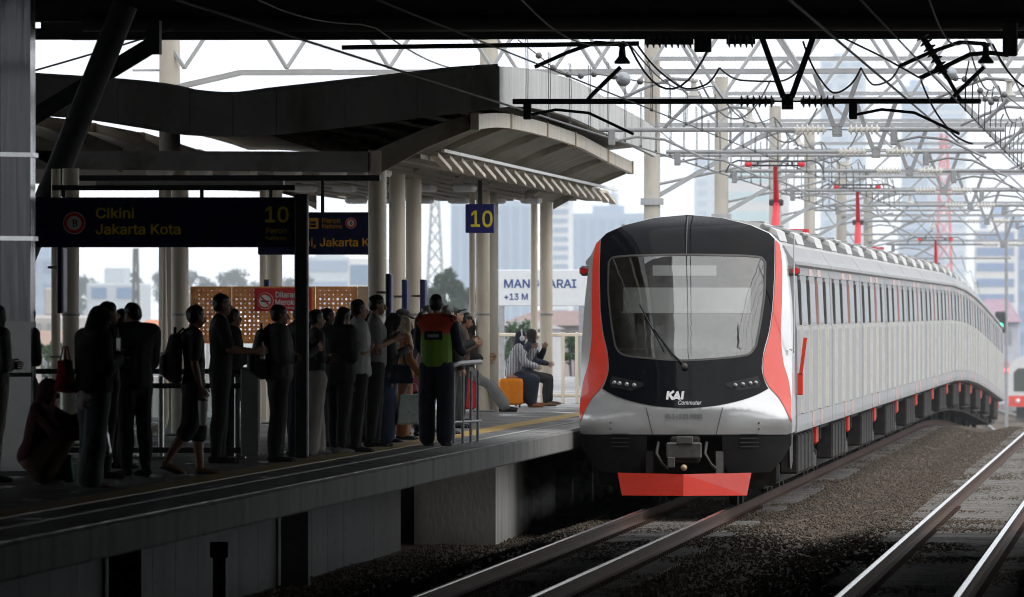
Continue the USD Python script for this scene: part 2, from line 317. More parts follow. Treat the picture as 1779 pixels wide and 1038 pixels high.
# ---------------------------------------------------------------- the silver commuter train
M_silver = mat('silver_body', (0.34, 0.345, 0.355), 0.5, 0.1, spec=.03, var=0.12, scale=3, dirt=(0.42, 0.41, 0.39), dscale=1.2, stretch=(1, 1, .4), dlim=(.52, .8), obj=True)
M_silver2 = mat('silver_nose_paint', (0.52, 0.525, 0.53), 0.26, 0.55, var=0.06, scale=2, coat=0.15)
M_gloss = mat('black_gloss_mask', (0.004, 0.0045, 0.006), 0.05, 0.0, var=0.1, spec=0.12)
M_redp = mat('train_red_paint', (0.68, 0.05, 0.03), 0.25, 0.0, var=0.05, coat=0.5)
M_skirt = mat('black_skirt', (0.011, 0.011, 0.012), 0.5, spec=.25, var=0.2)
M_under = mat('underframe_black', (0.022, 0.02, 0.019), 0.75, spec=.2, var=0.4, scale=6, dirt=(.05, .038, .03), dscale=3, obj=True)
M_undergrey = mat('underframe_grey', (0.11, 0.105, 0.1), 0.6, var=0.25, scale=5, dirt=(.1, .08, .06), dscale=2, obj=True)
M_pillar = mat('cream_door_pillar', (0.74, 0.71, 0.64), 0.35, 0.2, var=0.06, obj=True)
M_rubber = mat('dark_window_rubber', (0.05, 0.047, 0.044), 0.4, var=0.1)
M_redband = mat('red_vinyl_band', (0.5, 0.27, 0.24), 0.35, 0.3, var=0.08, obj=True)
M_roof = mat('train_roof_grey', (0.36, 0.36, 0.35), 0.5, 0.2, var=0.12, scale=3, dirt=(.3, .29, .27), dscale=1.5, obj=True)
M_acw = mat('air_conditioner_white', (0.52, 0.515, 0.5), 0.45, var=0.08, obj=True)
M_grille = mat('roof_grille', (0.2, 0.2, 0.2), 0.6, .3, var=0.2, obj=True)
M_winglass = mat('dark_side_glass', (0.26, 0.275, 0.29), 0.35, 0.5, var=0.1, spec=.4)
M_display = mat('pale_display', (0.8, 0.83, 0.8), 0.45, var=0.04)
M_cabin = mat('cabin_interior', (0.26, 0.265, 0.26), 0.7, var=0.3, scale=5)
M_lamp = mat('lamp_glass', (0.25, 0.26, 0.27), 0.12, .5, var=0.3, scale=30, coat=1.0)
M_tail = mat('red_marker_lens', (0.7, 0.02, 0.02), 0.25, var=0.05, coat=.6)
usdkit.material(stage, '/World/Looks/windscreen', {
    't': ('transparent_bsdf', {'color': (0.95, 0.97, 0.96)}), 'g': ('glossy_bsdf', {'color': (1, 1, 1), 'roughness': 0.015}),
    'f': ('fresnel', {'IOR': 2.1}), 'm': ('mix_closure', {})}, [('f.fac', 'm.fac'), ('t.BSDF', 'm.closure1'), ('g.BSDF', 'm.closure2')], surface='m.closure')
M_screen = UsdShade.Material.Get(stage, '/World/Looks/windscreen')

# nose surface: y as a function of (x, z) in the cab's own space, y = 0 at the foremost point
_pz = [0.3, .62, .98, 1.12, 1.3, 1.5, 1.75, 2.0, 2.3, 2.7, 3.2, 3.6, 3.8, 3.92, 4.05]
_py = [.30, .16, .05, .01, 0.0, .06, .14, .22, .34, .50, .72, .94, 1.12, 1.35, 1.75]
_prof = PchipInterpolator(_pz, _py)
def nose(x, z): return _prof(np.clip(z, .3, 4.05)) + 0.62 * (np.abs(x) / 1.43) ** 2.7 - .1 * np.exp(-((z - 1.2) / .16) ** 2) * np.clip((np.abs(x) - .7) / .6, 0, 1) ** 2
def lift(poly, off, step=0.05, y=None):
    "front-view polygon laid on the nose surface, off metres in front of it"
    polys = poly.geoms if hasattr(poly, 'geoms') else [poly]; out = []
    for g in polys:
        pts = []
        for r in [g.exterior, *g.interiors]:
            n = max(int(r.length / (step * .7)), 8); pts += [r.interpolate(k / n, normalized=True).coords[0] for k in range(n)] + list(r.coords)[:-1]
        x0, z0, x1, z1 = g.bounds; gx, gz = np.meshgrid(np.arange(x0, x1, step), np.arange(z0, z1, step))
        inner = g.buffer(-step * .35); c = np.stack([gx.ravel(), gz.ravel()], 1); c = c[shapely.contains_xy(inner, c[:, 0], c[:, 1])]
        p = np.vstack([np.unique(np.round(pts, 5), axis=0), c]); tri = Delaunay(p).simplices
        cen = p[tri].mean(1); tri = tri[shapely.contains_xy(g, cen[:, 0], cen[:, 1])]
        e1, e2 = p[tri[:, 1]] - p[tri[:, 0]], p[tri[:, 2]] - p[tri[:, 0]]; ar = e1[:, 0] * e2[:, 1] - e1[:, 1] * e2[:, 0]
        tri = tri[np.abs(ar) > 1e-8]; ar = ar[np.abs(ar) > 1e-8]; tri[ar < 0] = tri[ar < 0][:, ::-1]   # counter-clockwise seen from -y
        v = np.stack([p[:, 0], (nose(p[:, 0], p[:, 1]) if y is None else np.full(len(p), y)) - off, p[:, 1]], 1)
        out.append(trimesh.Trimesh(v, tri, process=False))
    return cat(*out)
def S(*pts): return [(x, z) for x, z in pts]
def spline(pts, n=12):
    from scipy.interpolate import CubicSpline
    p = np.array(pts, float); t = np.r_[0, np.cumsum(np.linalg.norm(np.diff(p, axis=0), axis=1))]
    tt = np.linspace(0, t[-1], n * (len(p) - 1) + 1); return np.stack([PchipInterpolator(t, p[:, 0])(tt), PchipInterpolator(t, p[:, 1])(tt)], 1)
def sym(half):
    "closes a right half outline (bottom to top) with its mirror image"
    h = [tuple(p) for p in half]; return Polygon(h + [(-x, z) for x, z in h[::-1]]).buffer(0)
FL = 1.0
body_half = [(1.36, FL), (1.425, 1.02), (1.435, 1.12), (1.43, 1.5), (1.42, 2.2), (1.385, 2.8), (1.335, 3.3), (1.31, 3.42), (1.24, 3.58), (1.1, 3.72), (.85, 3.83), (.45, 3.93), (0, 3.97)]
outline = sym(body_half)
mask_half = np.vstack([spline([(0, 1.36), (.35, 1.385), (.7, 1.45), (.95, 1.53), (1.12, 1.62)]), spline([(1.12, 1.62), (1.06, 1.75), (1.03, 1.9), (1.05, 2.1), (1.12, 2.4), (1.165, 2.8), (1.18, 3.3), (1.175, 3.72)])[1:], [(1.1, 3.735), (.85, 3.845), (.45, 3.945), (0, 3.985)]])
mask = sym(mask_half).intersection(outline.buffer(-.004))
screen_half = np.vstack([spline([(0, 2.0), (.5, 2.03), (.85, 2.08), (.95, 2.2)]), spline([(.95, 2.2), (1.02, 2.6), (1.06, 3.0), (1.06, 3.32)])[1:], spline([(1.06, 3.32), (1.0, 3.39), (.5, 3.42), (0, 3.425)])[1:]])
screen = sym(screen_half)
cheek_r = Polygon(np.vstack([spline([(1.445, 1.1), (1.27, 1.48), (1.12, 1.66), (1.06, 1.8), (1.045, 1.95), (1.065, 2.1), (1.135, 2.4), (1.18, 2.8), (1.195, 3.3), (1.185, 3.68)]), spline([(1.24, 3.6), (1.285, 3.2), (1.285, 2.8), (1.275, 2.4), (1.31, 2.0), (1.39, 1.7), (1.425, 1.4), (1.43, 1.12)])])).buffer(0)
cheek_r = cheek_r.difference(mask.buffer(.006)).intersection(outline.buffer(-.003))
cheek_l = shapely.affinity.scale(cheek_r, -1, 1, origin=(0, 0))

NOSE_Y, CARL = 177.7, 20.05
cab = thing('leading_train_car', 'silver cab car with black front mask and red cheeks leading the train', 'train car', (T1, NOSE_Y, 0))
shell = lift(outline.difference(screen), 0.0, .05)
wall_pts = np.array(outline.exterior.coords)
ww = []
for k in range(len(wall_pts) - 1):
    a, b = wall_pts[k], wall_pts[k + 1]
    ya, yb = float(nose(a[0], a[1])), float(nose(b[0], b[1]))
    n = max(int(abs(a - b).max() / .1), 1)
    for q_ in range(n):
        s0, s1 = a + (b - a) * q_ / n, a + (b - a) * (q_ + 1) / n
        v = np.array([[s0[0], nose(*s0), s0[1]], [s1[0], nose(*s1), s1[1]], [s1[0], 2.35, s1[1]], [s0[0], 2.35, s0[1]]]); ww.append(trimesh.Trimesh(v, [[0, 1, 2], [0, 2, 3]], process=False))
wall = cat(*ww); wall.merge_vertices(digits_vertex=5); trimesh.repair.fix_normals(wall)
part(cab, 'nose_shell', shell, M_silver2, 40); part(cab, 'cab_wall', wall, M_silver2, 40)
mk = part(cab, 'front_mask', lift(mask.difference(screen), .012, .05), M_gloss, 40)
part(cab, 'windscreen', lift(screen.buffer(-.004), .008, .06), M_screen, 40)
part(cab, 'windscreen_seal', lift(screen.buffer(.012).difference(screen.buffer(-.014)), .016, .04), M_rubber, 40)
part(cab, 'red_cheek', lift(cheek_r, .012, .04), M_redp, 40); part(cab, 'red_cheek', lift(cheek_l, .012, .04), M_redp, 40)
# cabin behind the glass
part(cab, 'cabin_back', bx(-1.1, 1.1, 1.9, 1.95, 1.9, 3.6), M_cabin)
part(cab, 'dashboard', cbx(-.98, .98, .62, 1.0, 1.9, 2.16, .04), M_cabin)
part(cab, 'sun_blind', bx(-.86, .86, 1.02, 1.03, 2.66, 2.98), M_display)
part(cab, 'blind_rail', bx(-.88, .88, 1.0, 1.02, 2.635, 2.66), M_white)
part(cab, 'rear_partition_panel', bx(-.6, .86, 1.6, 1.62, 2.14, 2.62), mat('partition_grey', (.62, .63, .62), .5, var=.08))
part(cab, 'destination_display', bx(-.46, .4, .93, .96, 3.14, 3.28), M_display)
part(cab, 'driver_seat', cat(cbx(-.72, -.3, 1.25, 1.35, 2.1, 2.75, .05), sph((-.5, 1.2, 2.72), .12)), M_cabin)
# wipers
wp = part(cab, 'wiper', tube([(0 + .0, nose(0, 1.93) - .06, 1.93), (-.18, nose(-.18, 2.1) - .06, 2.1), (-.42, nose(-.42, 2.42) - .05, 2.42)], .014, 8), M_skirt, True)
part(wp, 'blade', tube([(-.28, float(nose(-.28, 2.1)) - .04, 2.12), (-.62, float(nose(-.62, 2.75)) - .035, 2.75)], .011, 6), M_skirt, True)
part(cab, 'wiper_hub', sph((0, float(nose(0, 1.92)) - .05, 1.92), .045), M_rubber, True)
# headlights, lettering
for sg in (1, -1):
    hl = Polygon([(.55, 1.66), (.72, 1.59), (1.0, 1.64), (1.02, 1.70), (.98, 1.79), (.78, 1.745), (.56, 1.70)]).buffer(.02).buffer(-.02)
    if sg < 0: hl = shapely.affinity.scale(hl, -1, 1, origin=(0, 0))
    h = part(cab, 'headlight', lift(hl, .02, .03), M_skirt, 40)
    for u in (.68, .78, .88, .95):
        p = (sg * u, float(nose(u, 1.665 + (u - .68) * .12)) - .022, 1.665 + (u - .68) * .12)
        part(h, 'lamp', sph(p, .032, 2, (1, 1, 1)), M_lamp, True)
def on_nose(m, x0, z0, off):
    v = m.vertices; v2 = np.stack([x0 + v[:, 0], nose(x0 + v[:, 0], z0 + v[:, 1]) - off - v[:, 2], z0 + v[:, 1]], 1); m.vertices = v2; return m
def ltext(s, h, w, slant=0.0, bold=False, depth=.006):
    m = meshkit.text_mesh(s, h, depth, bold); v = m.vertices.copy(); v[:, 0] += slant * v[:, 1]; v[:, 0] -= v[:, 0].min(); v[:, 0] *= w / v[:, 0].max(); m.vertices = v; return m
M_letter = mat('white_lettering', (.72, .72, .72), .5, var=.03)
_h = .112; _st = lambda *p: LineString([(x * _h, z * _h) for x, z in p]).buffer(.0165, cap_style='flat', join_style='mitre')
for g_ in (unary_union([_st((.12, 0), (.12, 1)), _st((.15, .48), (.78, 1)), _st((.32, .58), (.84, 0))]), unary_union([_st((.86, -.02), (1.3, .95)), _st((1.18, .95), (1.62, -.02)), _st((1.0, .2), (1.5, .2))]), _st((1.9, 0), (1.9, 1))):
    m = trimesh.creation.extrude_polygon(g_, .006, engine='earcut'); m.vertices[:, 0] += .14 * m.vertices[:, 1]; part(cab, 'logo_letter', on_nose(m, -.245, 1.475, .018), M_letter)
part(cab, 'mask_seam', lift(sbox(-.006, 3.43, .006, 3.96), .018, .05), M_rubber)
for sg in (1, -1):
    part(cab, 'panel_seam', lift(Polygon([(sg * .42, 1.0), (sg * .43, 1.0), (sg * .52, 1.37), (sg * .51, 1.37)]), .005, .04), M_rubber)
    for z_ in (1.08, 1.16): part(cab, 'fixing_bolt', sph((sg * 1.0, float(nose(1.0, z_)) - .004, z_), .014, 1), M_undergrey)
part(cab, 'operator_lettering', on_nose(ltext('Commuter', .055, .31, .15, False), -.08, 1.405, .018), M_letter)
part(cab, 'number_lettering', on_nose(ltext('CL1-125 9001', .06, .5, 0, False), -.25, 1.225, .006), mat('grey_lettering', (.16, .16, .17), .5, var=.03))
part(cab, 'number_backing_line', lift(sbox(-1.05, .995, 1.05, 1.006), .004, .05), M_rubber)
# lower skirt with coupler opening
sk = Polygon([(-1.43, .995), (1.43, .995), (1.42, .86), (1.3, .66), (1.15, .5), (.55, .46), (.5, .6), (.5, .9), (.42, .995)]).union(Polygon([(-1.43, .995), (-1.42, .86), (-1.28, .66), (-.92, .5), (-.55, .48), (-.5, .6), (-.5, .9), (-.42, .995)])).buffer(0)
skR = Polygon([(.5, .99), (1.425, .99), (1.42, .86), (1.3, .66), (1.15, .5), (.6, .46), (.52, .6)]); skL = shapely.affinity.scale(skR, -1, 1, origin=(0, 0))
for g in (skR, skL):
    a = part(cab, 'lower_skirt', lift(g, .0, .05), M_skirt, 40)
    s_ = 1 if g is skR else -1
    for k in range(4):
        z = .84 + k * .055; part(a, 'grille_slat', on_nose(ltext_m := bx(-.12, .12, -.008, .008, 0, .02), s_ * .87, z, .012), M_rubber)
for sg in (1, -1):
    part(cab, 'skirt_side', prism_x([(float(nose(1.4, .8)), .99), (2.3, .99), (2.3, .62), (1.6, .52), (.95, .56)], sg * 1.36, sg * 1.395), M_skirt)
part(cab, 'opening_back', bx(-1.2, 1.2, 1.25, 1.3, .3, 1.0), M_under)
part(cab, 'cab_floor', bx(-1.34, 1.34, .75, 2.35, .97, 1.0), M_under)
# coupler
co = part(cab, 'coupler', cbx(-.19, .21, -.05, .3, .62, .98, .03), M_under)
part(co, 'coupler_face', cat(cbx(-.24, .24, -.1, -.04, .68, .9, .02), cbx(-.1, .12, -.14, -.1, .88, .98, .01), cbx(-.22, -.12, -.13, -.09, .56, .7, .01)), mat('coupler_steel', (.09, .088, .085), .5, .5, var=.3, scale=10))
part(co, 'coupler_pin', sph((.0, -.12, .56), .045, 2, (1, 1, 1)), mat('brass_pin', (.5, .4, .22), .35, .6))
for x, m_ in ((-.47, M_under), (.47, M_undergrey)): part(cab, 'plough_bracket', bx(x - .05, x + .05, .15, .2, .44, .78), m_)
for x in (-.35, .3): part(cab, 'air_hose', tube([(x, .1, .9), (x - .02, -.02, .75), (x + .06, -.02, .6), (x + .12, .1, .55)], .022, 8), M_rubber, True)
# red plough
pw = []
for sg in (1, -1):
    v = [(0, -.28, .475), (sg * .9, .1, .49), (sg * .84, .06, .185), (0, -.33, .185)]; w_ = [(a, b + .03, c) for a, b, c in v]
    m = trimesh.Trimesh(v + w_, [[0, 1, 2], [0, 2, 3], [4, 6, 5], [4, 7, 6], [0, 4, 5], [0, 5, 1], [1, 5, 6], [1, 6, 2], [2, 6, 7], [2, 7, 3]], process=False)
    m = trimesh.Trimesh(m.vertices[m.faces].reshape(-1, 3), np.arange(len(m.faces) * 3).reshape(-1, 3), process=False)
    part(cab, 'plough_blade', m if sg > 0 else trimesh.Trimesh(m.vertices, m.faces[:, ::-1], process=False), M_redp)
# marker lamps on stalks
for sg in (1, -1):
    mk_ = part(cab, 'marker_lamp', cat(cbx(sg * 1.3, sg * 1.5, 2.05, 2.13, 3.14, 3.28, .05)), M_undergrey)
    part(mk_, 'lens', cyl(0, 0, 0, .03, .045, 16).apply_transform(trimesh.transformations.rotation_matrix(math.pi / 2, (1, 0, 0))).apply_translation((sg * 1.44, 2.05, 3.21)), M_tail)
part(cab, 'corner_pole', tube([(1.40, .82, 2.15), (1.452, .8, 2.1), (1.452, .8, 3.7)], .012, 6), M_steel)
part(cab, 'red_handle', cat(cbx(1.43, 1.53, 2.5, 2.56, 1.52, 1.82, .01)), M_redp); part(cab, 'red_lever', beam((1.5, 2.5, 1.82), (1.56, 2.5, 2.3), .03, .05), M_redp)

def car_parts(t, y0, y1, cabcar=False):
    "body, doors, roof equipment and running gear of one car between y0 and y1"
    base = [(1.33, FL - .02), (1.38, FL), (1.40, 1.1), (1.395, 2.3), (1.345, 3.2), (1.31, 3.38), (1.2, 3.55), (1.0, 3.68), (.7, 3.76), (.35, 3.8), (0, 3.81)]
    part(t, 'body', prism_y(sym(base), y0, y1), M_silver)
    sill = [(1.39, FL), (1.445, FL + .01), (1.455, 1.1), (1.452, 1.24), (1.39, 1.24)]; top = [(1.33, 3.18), (1.40, 3.16), (1.388, 3.27), (1.43, 3.3), (1.425, 3.345), (1.36, 3.42), (1.27, 3.56), (1.2, 3.55), (1.27, 3.42)]
    mir = lambda s: [(-x, z) for x, z in s]
    L = y1 - y0; ds = [y0 + L * f for f in ((.1, .34, .58, .82) if not cabcar else (.13, .365, .6, .83))]; dw = 1.35
    edges = [y0 + .02]
    for d in ds: edges += [d - dw / 2, d + dw / 2]
    edges.append(y1 - .02)
    for sg in (1, -1):
        F = (lambda s: s) if sg > 0 else mir
        part(t, 'sill', prism_y(F(sill), y0 + .01, y1 - .01), M_silver); part(t, 'cant_rail', prism_y(F(top), y0 + .01, y1 - .01), M_silver)
        for k in range(5):
            a, b = edges[2 * k], edges[2 * k + 1]; red = k == 3
            low = [(1.38, 1.245), (1.452, 1.245), (1.45, 2.4), (1.438, 2.46), (1.38, 2.46)]; up = [(1.33, 2.465), (1.43, 2.465), (1.40, 3.155), (1.3, 3.155)]
            pn = part(t, 'wall_panel', cat(prism_y(F(low), a + .05, b - .05), prism_y(F(up), a + .05, b - .05)), M_silver)
            if k > 0:
                part(pn, 'door_pillar', prism_y(F([(1.38, 1.25), (1.462, 1.25), (1.46, 2.42), (1.448, 2.47), (1.38, 2.47)]), a, a + .05), M_pillar)
                part(pn, 'door_seal', prism_y(F([(1.33, 2.475), (1.432, 2.475), (1.41, 3.1), (1.33, 3.1)]), a, a + .05), M_redband if red else mat('door_edge_seal', (.075, .072, .068), .45, var=.1))
            if k < 4: part(pn, 'rear_pillar', prism_y(F([(1.38, 1.25), (1.458, 1.25), (1.455, 2.42), (1.38, 2.47)]), b - .05, b), M_pillar)
            if b - a > 1.6: part(pn, 'window', prism_y(F([(1.40, 2.5), (1.432, 2.5), (1.409, 3.05), (1.38, 3.05)]), a + .3, b - .3), M_winglass)
            if k in (2, 3):
                part(pn, 'red_band', prism_y(F([(1.45, 1.03), (1.4585, 1.04), (1.4565, 1.235), (1.45, 1.235)]), a + .2, a + 1.1), M_redband)
                part(pn, 'red_patch', prism_y(F([(1.38, 3.17), (1.404, 3.162), (1.394, 3.262), (1.38, 3.27)]), a + .3, a + 2.2), M_redband)
        for k, d in enumerate(ds):
            for o in (-.335, .335):
                dl = part(t, 'door', prism_y(F([(1.37, 1.245), (1.408, 1.245), (1.403, 2.3), (1.356, 3.17), (1.3, 3.17)]), d + o - .33, d + o + .33), M_silver)
                part(dl, 'door_window', prism_y(F([(1.36, 2.2), (1.412, 2.2), (1.4085, 2.35), (1.371, 3.0), (1.33, 3.0)]), d + o - .22, d + o + .22), M_winglass)
    # roof
    rf = part(t, 'roof', prism_y(sym([(1.19, 3.56), (1.1, 3.64), (.98, 3.7), (.7, 3.775), (.35, 3.815), (0, 3.825)]), y0 + .05, y1 - .05), M_roof)
    for f0, f1 in ((.16, .36), (.62, .82)):
        a, b = y0 + L * f0, y0 + L * f1
        ac = part(rf, 'air_conditioner', prism_y(sym([(1.12, 3.64), (1.08, 3.78), (.9, 3.88), (.4, 3.94), (0, 3.95)]), a, b), M_acw)
        for q_ in (-.62, .0, .62): part(rf, 'fan_guard', lathe([(.0, -.03), (.24, -.03), (.24, .015), (.2, .02), (.0, .02)], 16, (q_, (a + b) / 2, 3.945 - abs(q_) * .07)), M_grille)
    for f0, f1 in ((.02, .17), (.37, .63), (.83, .98)):
        a, b = y0 + L * f0, y0 + L * f1
        ribs = [prism_y(sym([(1.14, 3.62), (1.1, 3.7), (.9, 3.79), (.4, 3.86), (0, 3.87)]), y, y + .05) for y in np.arange(a, b, .3)]
        part(rf, 'roof_ribs', cat(*ribs), M_grille)
    for sg in (1, -1): part(rf, 'roof_conduit', tube([(sg * .95, y0 + L * .05, 3.82), (sg * 1.0, y0 + L * .5, 3.82), (sg * .95, y0 + L * .95, 3.82)], .035, 6), M_grille)
    part(t, 'end_frame', prism_y(sym([(1.30, FL), (1.30, 3.4), (1.0, 3.66), (0, 3.78)]), y1, y1 + .1), M_rubber)
    # running gear
    ug = part(t, 'underframe', cat(bx(-1.25, 1.25, y0 + .2, y1 - .2, .9, .985), bx(-1.0, 1.0, y0 + .25, y1 - .25, .24, .9)), M_under)
    for f, w_, m_ in ((.31, 1.2, M_under), (.4, 1.6, M_under), (.5, 1.3, M_under), (.6, 1.5, M_under), (.68, .8, M_under)):
        for sg in (1, -1): part(ug, 'equipment_box', cbx(sg * 1.05, sg * 1.32, y0 + L * f - w_ / 2, y0 + L * f + w_ / 2, .38, .93, .03), m_)
    for f in (.15, .85):
        y = y0 + L * f
        bg = part(t, 'bogie', cat(*[cat(cbx(sg * .84, sg * .98, y - 1.5, y + 1.5, .5, .7, .04), cbx(sg * .8, sg * 1.1, y - .4, y + .4, .68, .88, .05)) for sg in (1, -1)], bx(-.85, .85, y - .25, y + .25, .5, .75)), M_under)
        for o in (-1.05, 1.05):
            part(bg, 'wheelset', cat(*[lathe([(0, -.06), (.40, -.06), (.43, -.03), (.45, .05), (.43, .06), (0, .06)], 28).apply_transform(trimesh.transformations.rotation_matrix(sg * math.pi / 2, (0, 1, 0))).apply_translation((sg * .535, y + o, .425)) for sg in (1, -1)], rod((-.53, y + o, .425), (.53, y + o, .425), .08, 10)), M_under, 40)
            for sg in (1, -1): part(bg, 'axle_box', cbx(sg * .98, sg * 1.1, y + o - .17, y + o + .17, .28, .56, .04), M_under)
        for sg in (1, -1):
            part(bg, 'red_damper', cat(cbx(sg * 1.12, sg * 1.32, y - .5, y - .2, .7, .97, .03), cbx(sg * 1.1, sg * 1.22, y - .45, y - .3, .45, .7, .02)) if f > .5 else cbx(sg * 1.1, sg * 1.2, y - .3, y, .7, .9, .02), M_redp if f > .5 else M_under)
            if f > .5: part(bg, 'pale_shield', prism_y([(sg * .9, .8), (sg * 1.12, .78), (sg * 1.25, .5), (sg * 1.25, .36), (sg * .9, .36)], y + .9, y + 1.0), mat('pale_shield_grey', (.22, .22, .21), .5, var=.1, obj=True))
    for o in (.3, L - .3):
        for sg in (1, -1): part(ug, 'hanging_pipe', tube([(sg * 1.1, y0 + o, .92), (sg * 1.12, y0 + o, .3), (sg * 1.0, y0 + o, .26)], .025, 6), M_undergrey, True)
car_parts(cab, 2.36, 199.55 - NOSE_Y, True)
car = thing('train_car', 'silver passenger car coupled first behind the cab car', 'train car', (T1, 199.65, 0), 0.0, 'silver passenger cars behind the cab car')
car_parts(car, 0.08, CARL - .12)
ordn = ['first', 'second', 'third', 'fourth', 'fifth', 'sixth', 'seventh', 'eighth', 'ninth', 'tenth', 'eleventh']
car_at = []
for k in range(1, 11):
    y = 199.65 + CARL * k; za, zb = float(drop(y)), float(drop(y + CARL))
    copy(car.GetPrim(), 'train_car', (T1, y, za), rx=math.degrees(math.atan2(zb - za, CARL)), label=f'silver passenger car coupled {ordn[k]} behind the cab car')

# pantographs
M_panto = mat('pantograph_red', (.62, .03, .05), .4, var=.08); M_pdark = mat('pantograph_head', (.08, .08, .085), .45, .4, var=.1)
def panto(y, zr, zh, where):
    t = thing('pantograph', f'raised red pantograph on the train roof, {where}', 'pantograph', (T1, y, zr))
    H = zh - zr
    part(t, 'lower_arm', tube([(0, .2, .05), (0, .75, H * .42)], [.075, .06], 10), M_panto, True)
    part(t, 'knee', cat(cbx(-.12, .12, .68, .82, H * .42 - .05, H * .42 + .06, .02)), M_pdark)
    part(t, 'upper_arm', tube([(0, .75, H * .43), (0, .05, H - .1)], [.05, .032], 10), M_panto, True)
    part(t, 'base_frame', cat(bx(-.55, .55, -.3, -.22, .0, .06), bx(-.55, .55, .5, .58, .0, .06), bx(-.06, .06, -.3, .58, .02, .08)), M_panto)
    hd = part(t, 'head', cat(bx(-.5, .5, -.14, -.1, H - .03, H), bx(-.5, .5, .1, .14, H - .03, H), bx(-.42, .42, -.02, .02, H - .1, H - .07), bx(-.3, -.27, -.12, .12, H - .1, H - .02), bx(.27, .3, -.12, .12, H - .1, H - .02)), M_pdark)
    for sg in (1, -1):
        part(hd, 'horn', tube([(sg * .45, .0, H - .01), (sg * .62, 0, H - .0), (sg * .75, 0, H - .06), (sg * .82, 0, H - .2)], .016, 6), M_pdark, True)
        part(hd, 'spring_box', cbx(sg * .38, sg * .5, -.16, .16, H - .11, H - .02, .03), M_panto)
    for x in (-.5, .5): part(t, 'insulator', lathe([(0, -.14), (.05, -.14), (.09, -.1), (.05, -.08), (.09, -.04), (.05, -.02), (.05, 0), (0, 0)], 12, (x, 0, 0)), M_white)
panto(219.7, 3.97, 5.17, 'nearest to the cab'); panto(279.5, 3.97, 5.36, 'middle of the three'); panto(377, 3.97 - .52, 5.36 - .56, 'farthest from the cab')

# ---------------------------------------------------------------- platform canopy
CY0, CY1 = 167.0, 219.0
M_fas = mat('canopy_fascia_panel', (0.24, 0.24, 0.235), 0.6, var=0.15, scale=2, dirt=(.14, .135, .125), dscale=1.5, stretch=(1, 1, .25))
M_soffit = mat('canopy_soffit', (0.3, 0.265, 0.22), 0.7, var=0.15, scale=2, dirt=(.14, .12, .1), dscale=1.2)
M_stain = mat('stained_cream_steel', (.4, .3, .19), .6, var=.2, scale=6)
cp = thing('platform_canopy', 'curved platform canopy with grey fascia on cream columns', 'platform canopy')
ftop = PchipInterpolator([20, 55, 180, 300, 345, 400, 470, 560, 700, 800, 868], [127, 130, 138, 150, 160, 164, 156, 146, 130, 119, 115])
fbot = PchipInterpolator([20, 55, 140, 240, 335, 420, 560, 700, 800, 868], [196, 200, 207, 222, 236, 238, 226, 209, 196, 187])
def fx(px, py, Y=CY0): p = at(px, py, Y); return (p[0], p[2])
for a, b in zip([-60, 60, 205, 330, 405, 480, 600, 725, 820], [60, 205, 330, 405, 480, 600, 725, 820, 867.4]):
    xs = np.linspace(a + .5, b - .5, 7)
    part(cp, 'fascia_panel', prism_y([fx(x, ftop(max(x, 20))) for x in xs] + [fx(x, fbot(max(x, 20))) for x in xs[::-1]], CY0, CY0 + .08), M_fas)
part(cp, 'fascia_backing', prism_y([fx(x, ftop(max(x, 20)) + 1) for x in np.linspace(-60, 866, 60)] + [fx(x, fbot(max(x, 20)) - 1) for x in np.linspace(866, -60, 60)], CY0 + .083, CY0 + .1), M_greycol)
part(cp, 'fascia_capping', cat(*[beam(at(a, ftop(max(a, 20)) - 1.5, CY0 + .04), at(b, ftop(max(b, 20)) - 1.5, CY0 + .04), .14, .03) for a, b in zip(np.arange(-60, 860, 25.0), np.arange(-35, 886, 25.0))]), M_galv)
_ys = np.array([167.0, 176.5, 189.3, 195.2, 204.1, 213.4, 219.3])
sz_t = PchipInterpolator(_ys, [5.75, 5.88, 5.95, 5.91, 5.82, 5.76, 5.68]); sz_b = PchipInterpolator([167.0, 175.3, 185.5, 200.7, 212.2, 219.3], [5.23, 5.36, 5.41, 5.33, 5.27, 5.22])
yy = np.linspace(CY0 + .09, CY1, 22)
for a, b in zip(yy[:-1], yy[1:]):
    ee = .012
    part(cp, 'side_fascia_panel', prism_x([(a + ee, float(sz_b(a))), (b - ee, float(sz_b(b))), (b - ee, float(sz_t(b))), (a + ee, float(sz_t(a)))], -8.40, -8.33), mat('side_fascia_panel', (0.45, 0.45, 0.44), 0.55, var=.1, scale=2, dirt=(.27, .26, .24), dscale=1.5, stretch=(1, 1, .25)))
# roof deck in the butterfly profile of the front fascia, with purlins along it
px_prof = np.array([fx(x, .5 * (ftop(max(x, 20)) + fbot(max(x, 20)))) for x in np.linspace(-60, 862, 30)])
yd = np.linspace(CY0 + .1, CY1, 14)
V = np.array([[[x, y, z - .03 + float(sz_t(y) - sz_t(CY0)) * .8] for x, z in px_prof] for y in yd]); n_ = len(px_prof)
def sheet(V):
    a, b = V.shape[:2]; i, j = np.meshgrid(np.arange(a - 1), np.arange(b - 1), indexing='ij'); q = np.stack([i * b + j, i * b + j + 1, (i + 1) * b + j + 1, (i + 1) * b + j], -1).reshape(-1, 4)
    return trimesh.Trimesh(V.reshape(-1, 3), np.vstack([q[:, [0, 1, 2]], q[:, [0, 2, 3]]]), process=False)
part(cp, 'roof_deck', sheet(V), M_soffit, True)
for k in range(8, 30, 2):
    x, z = px_prof[k]
    part(cp, 'purlin', tube([(x, y, z - .1 + float(sz_t(y) - sz_t(CY0)) * .8) for y in yd[::3]], .05, 6), M_soffit)
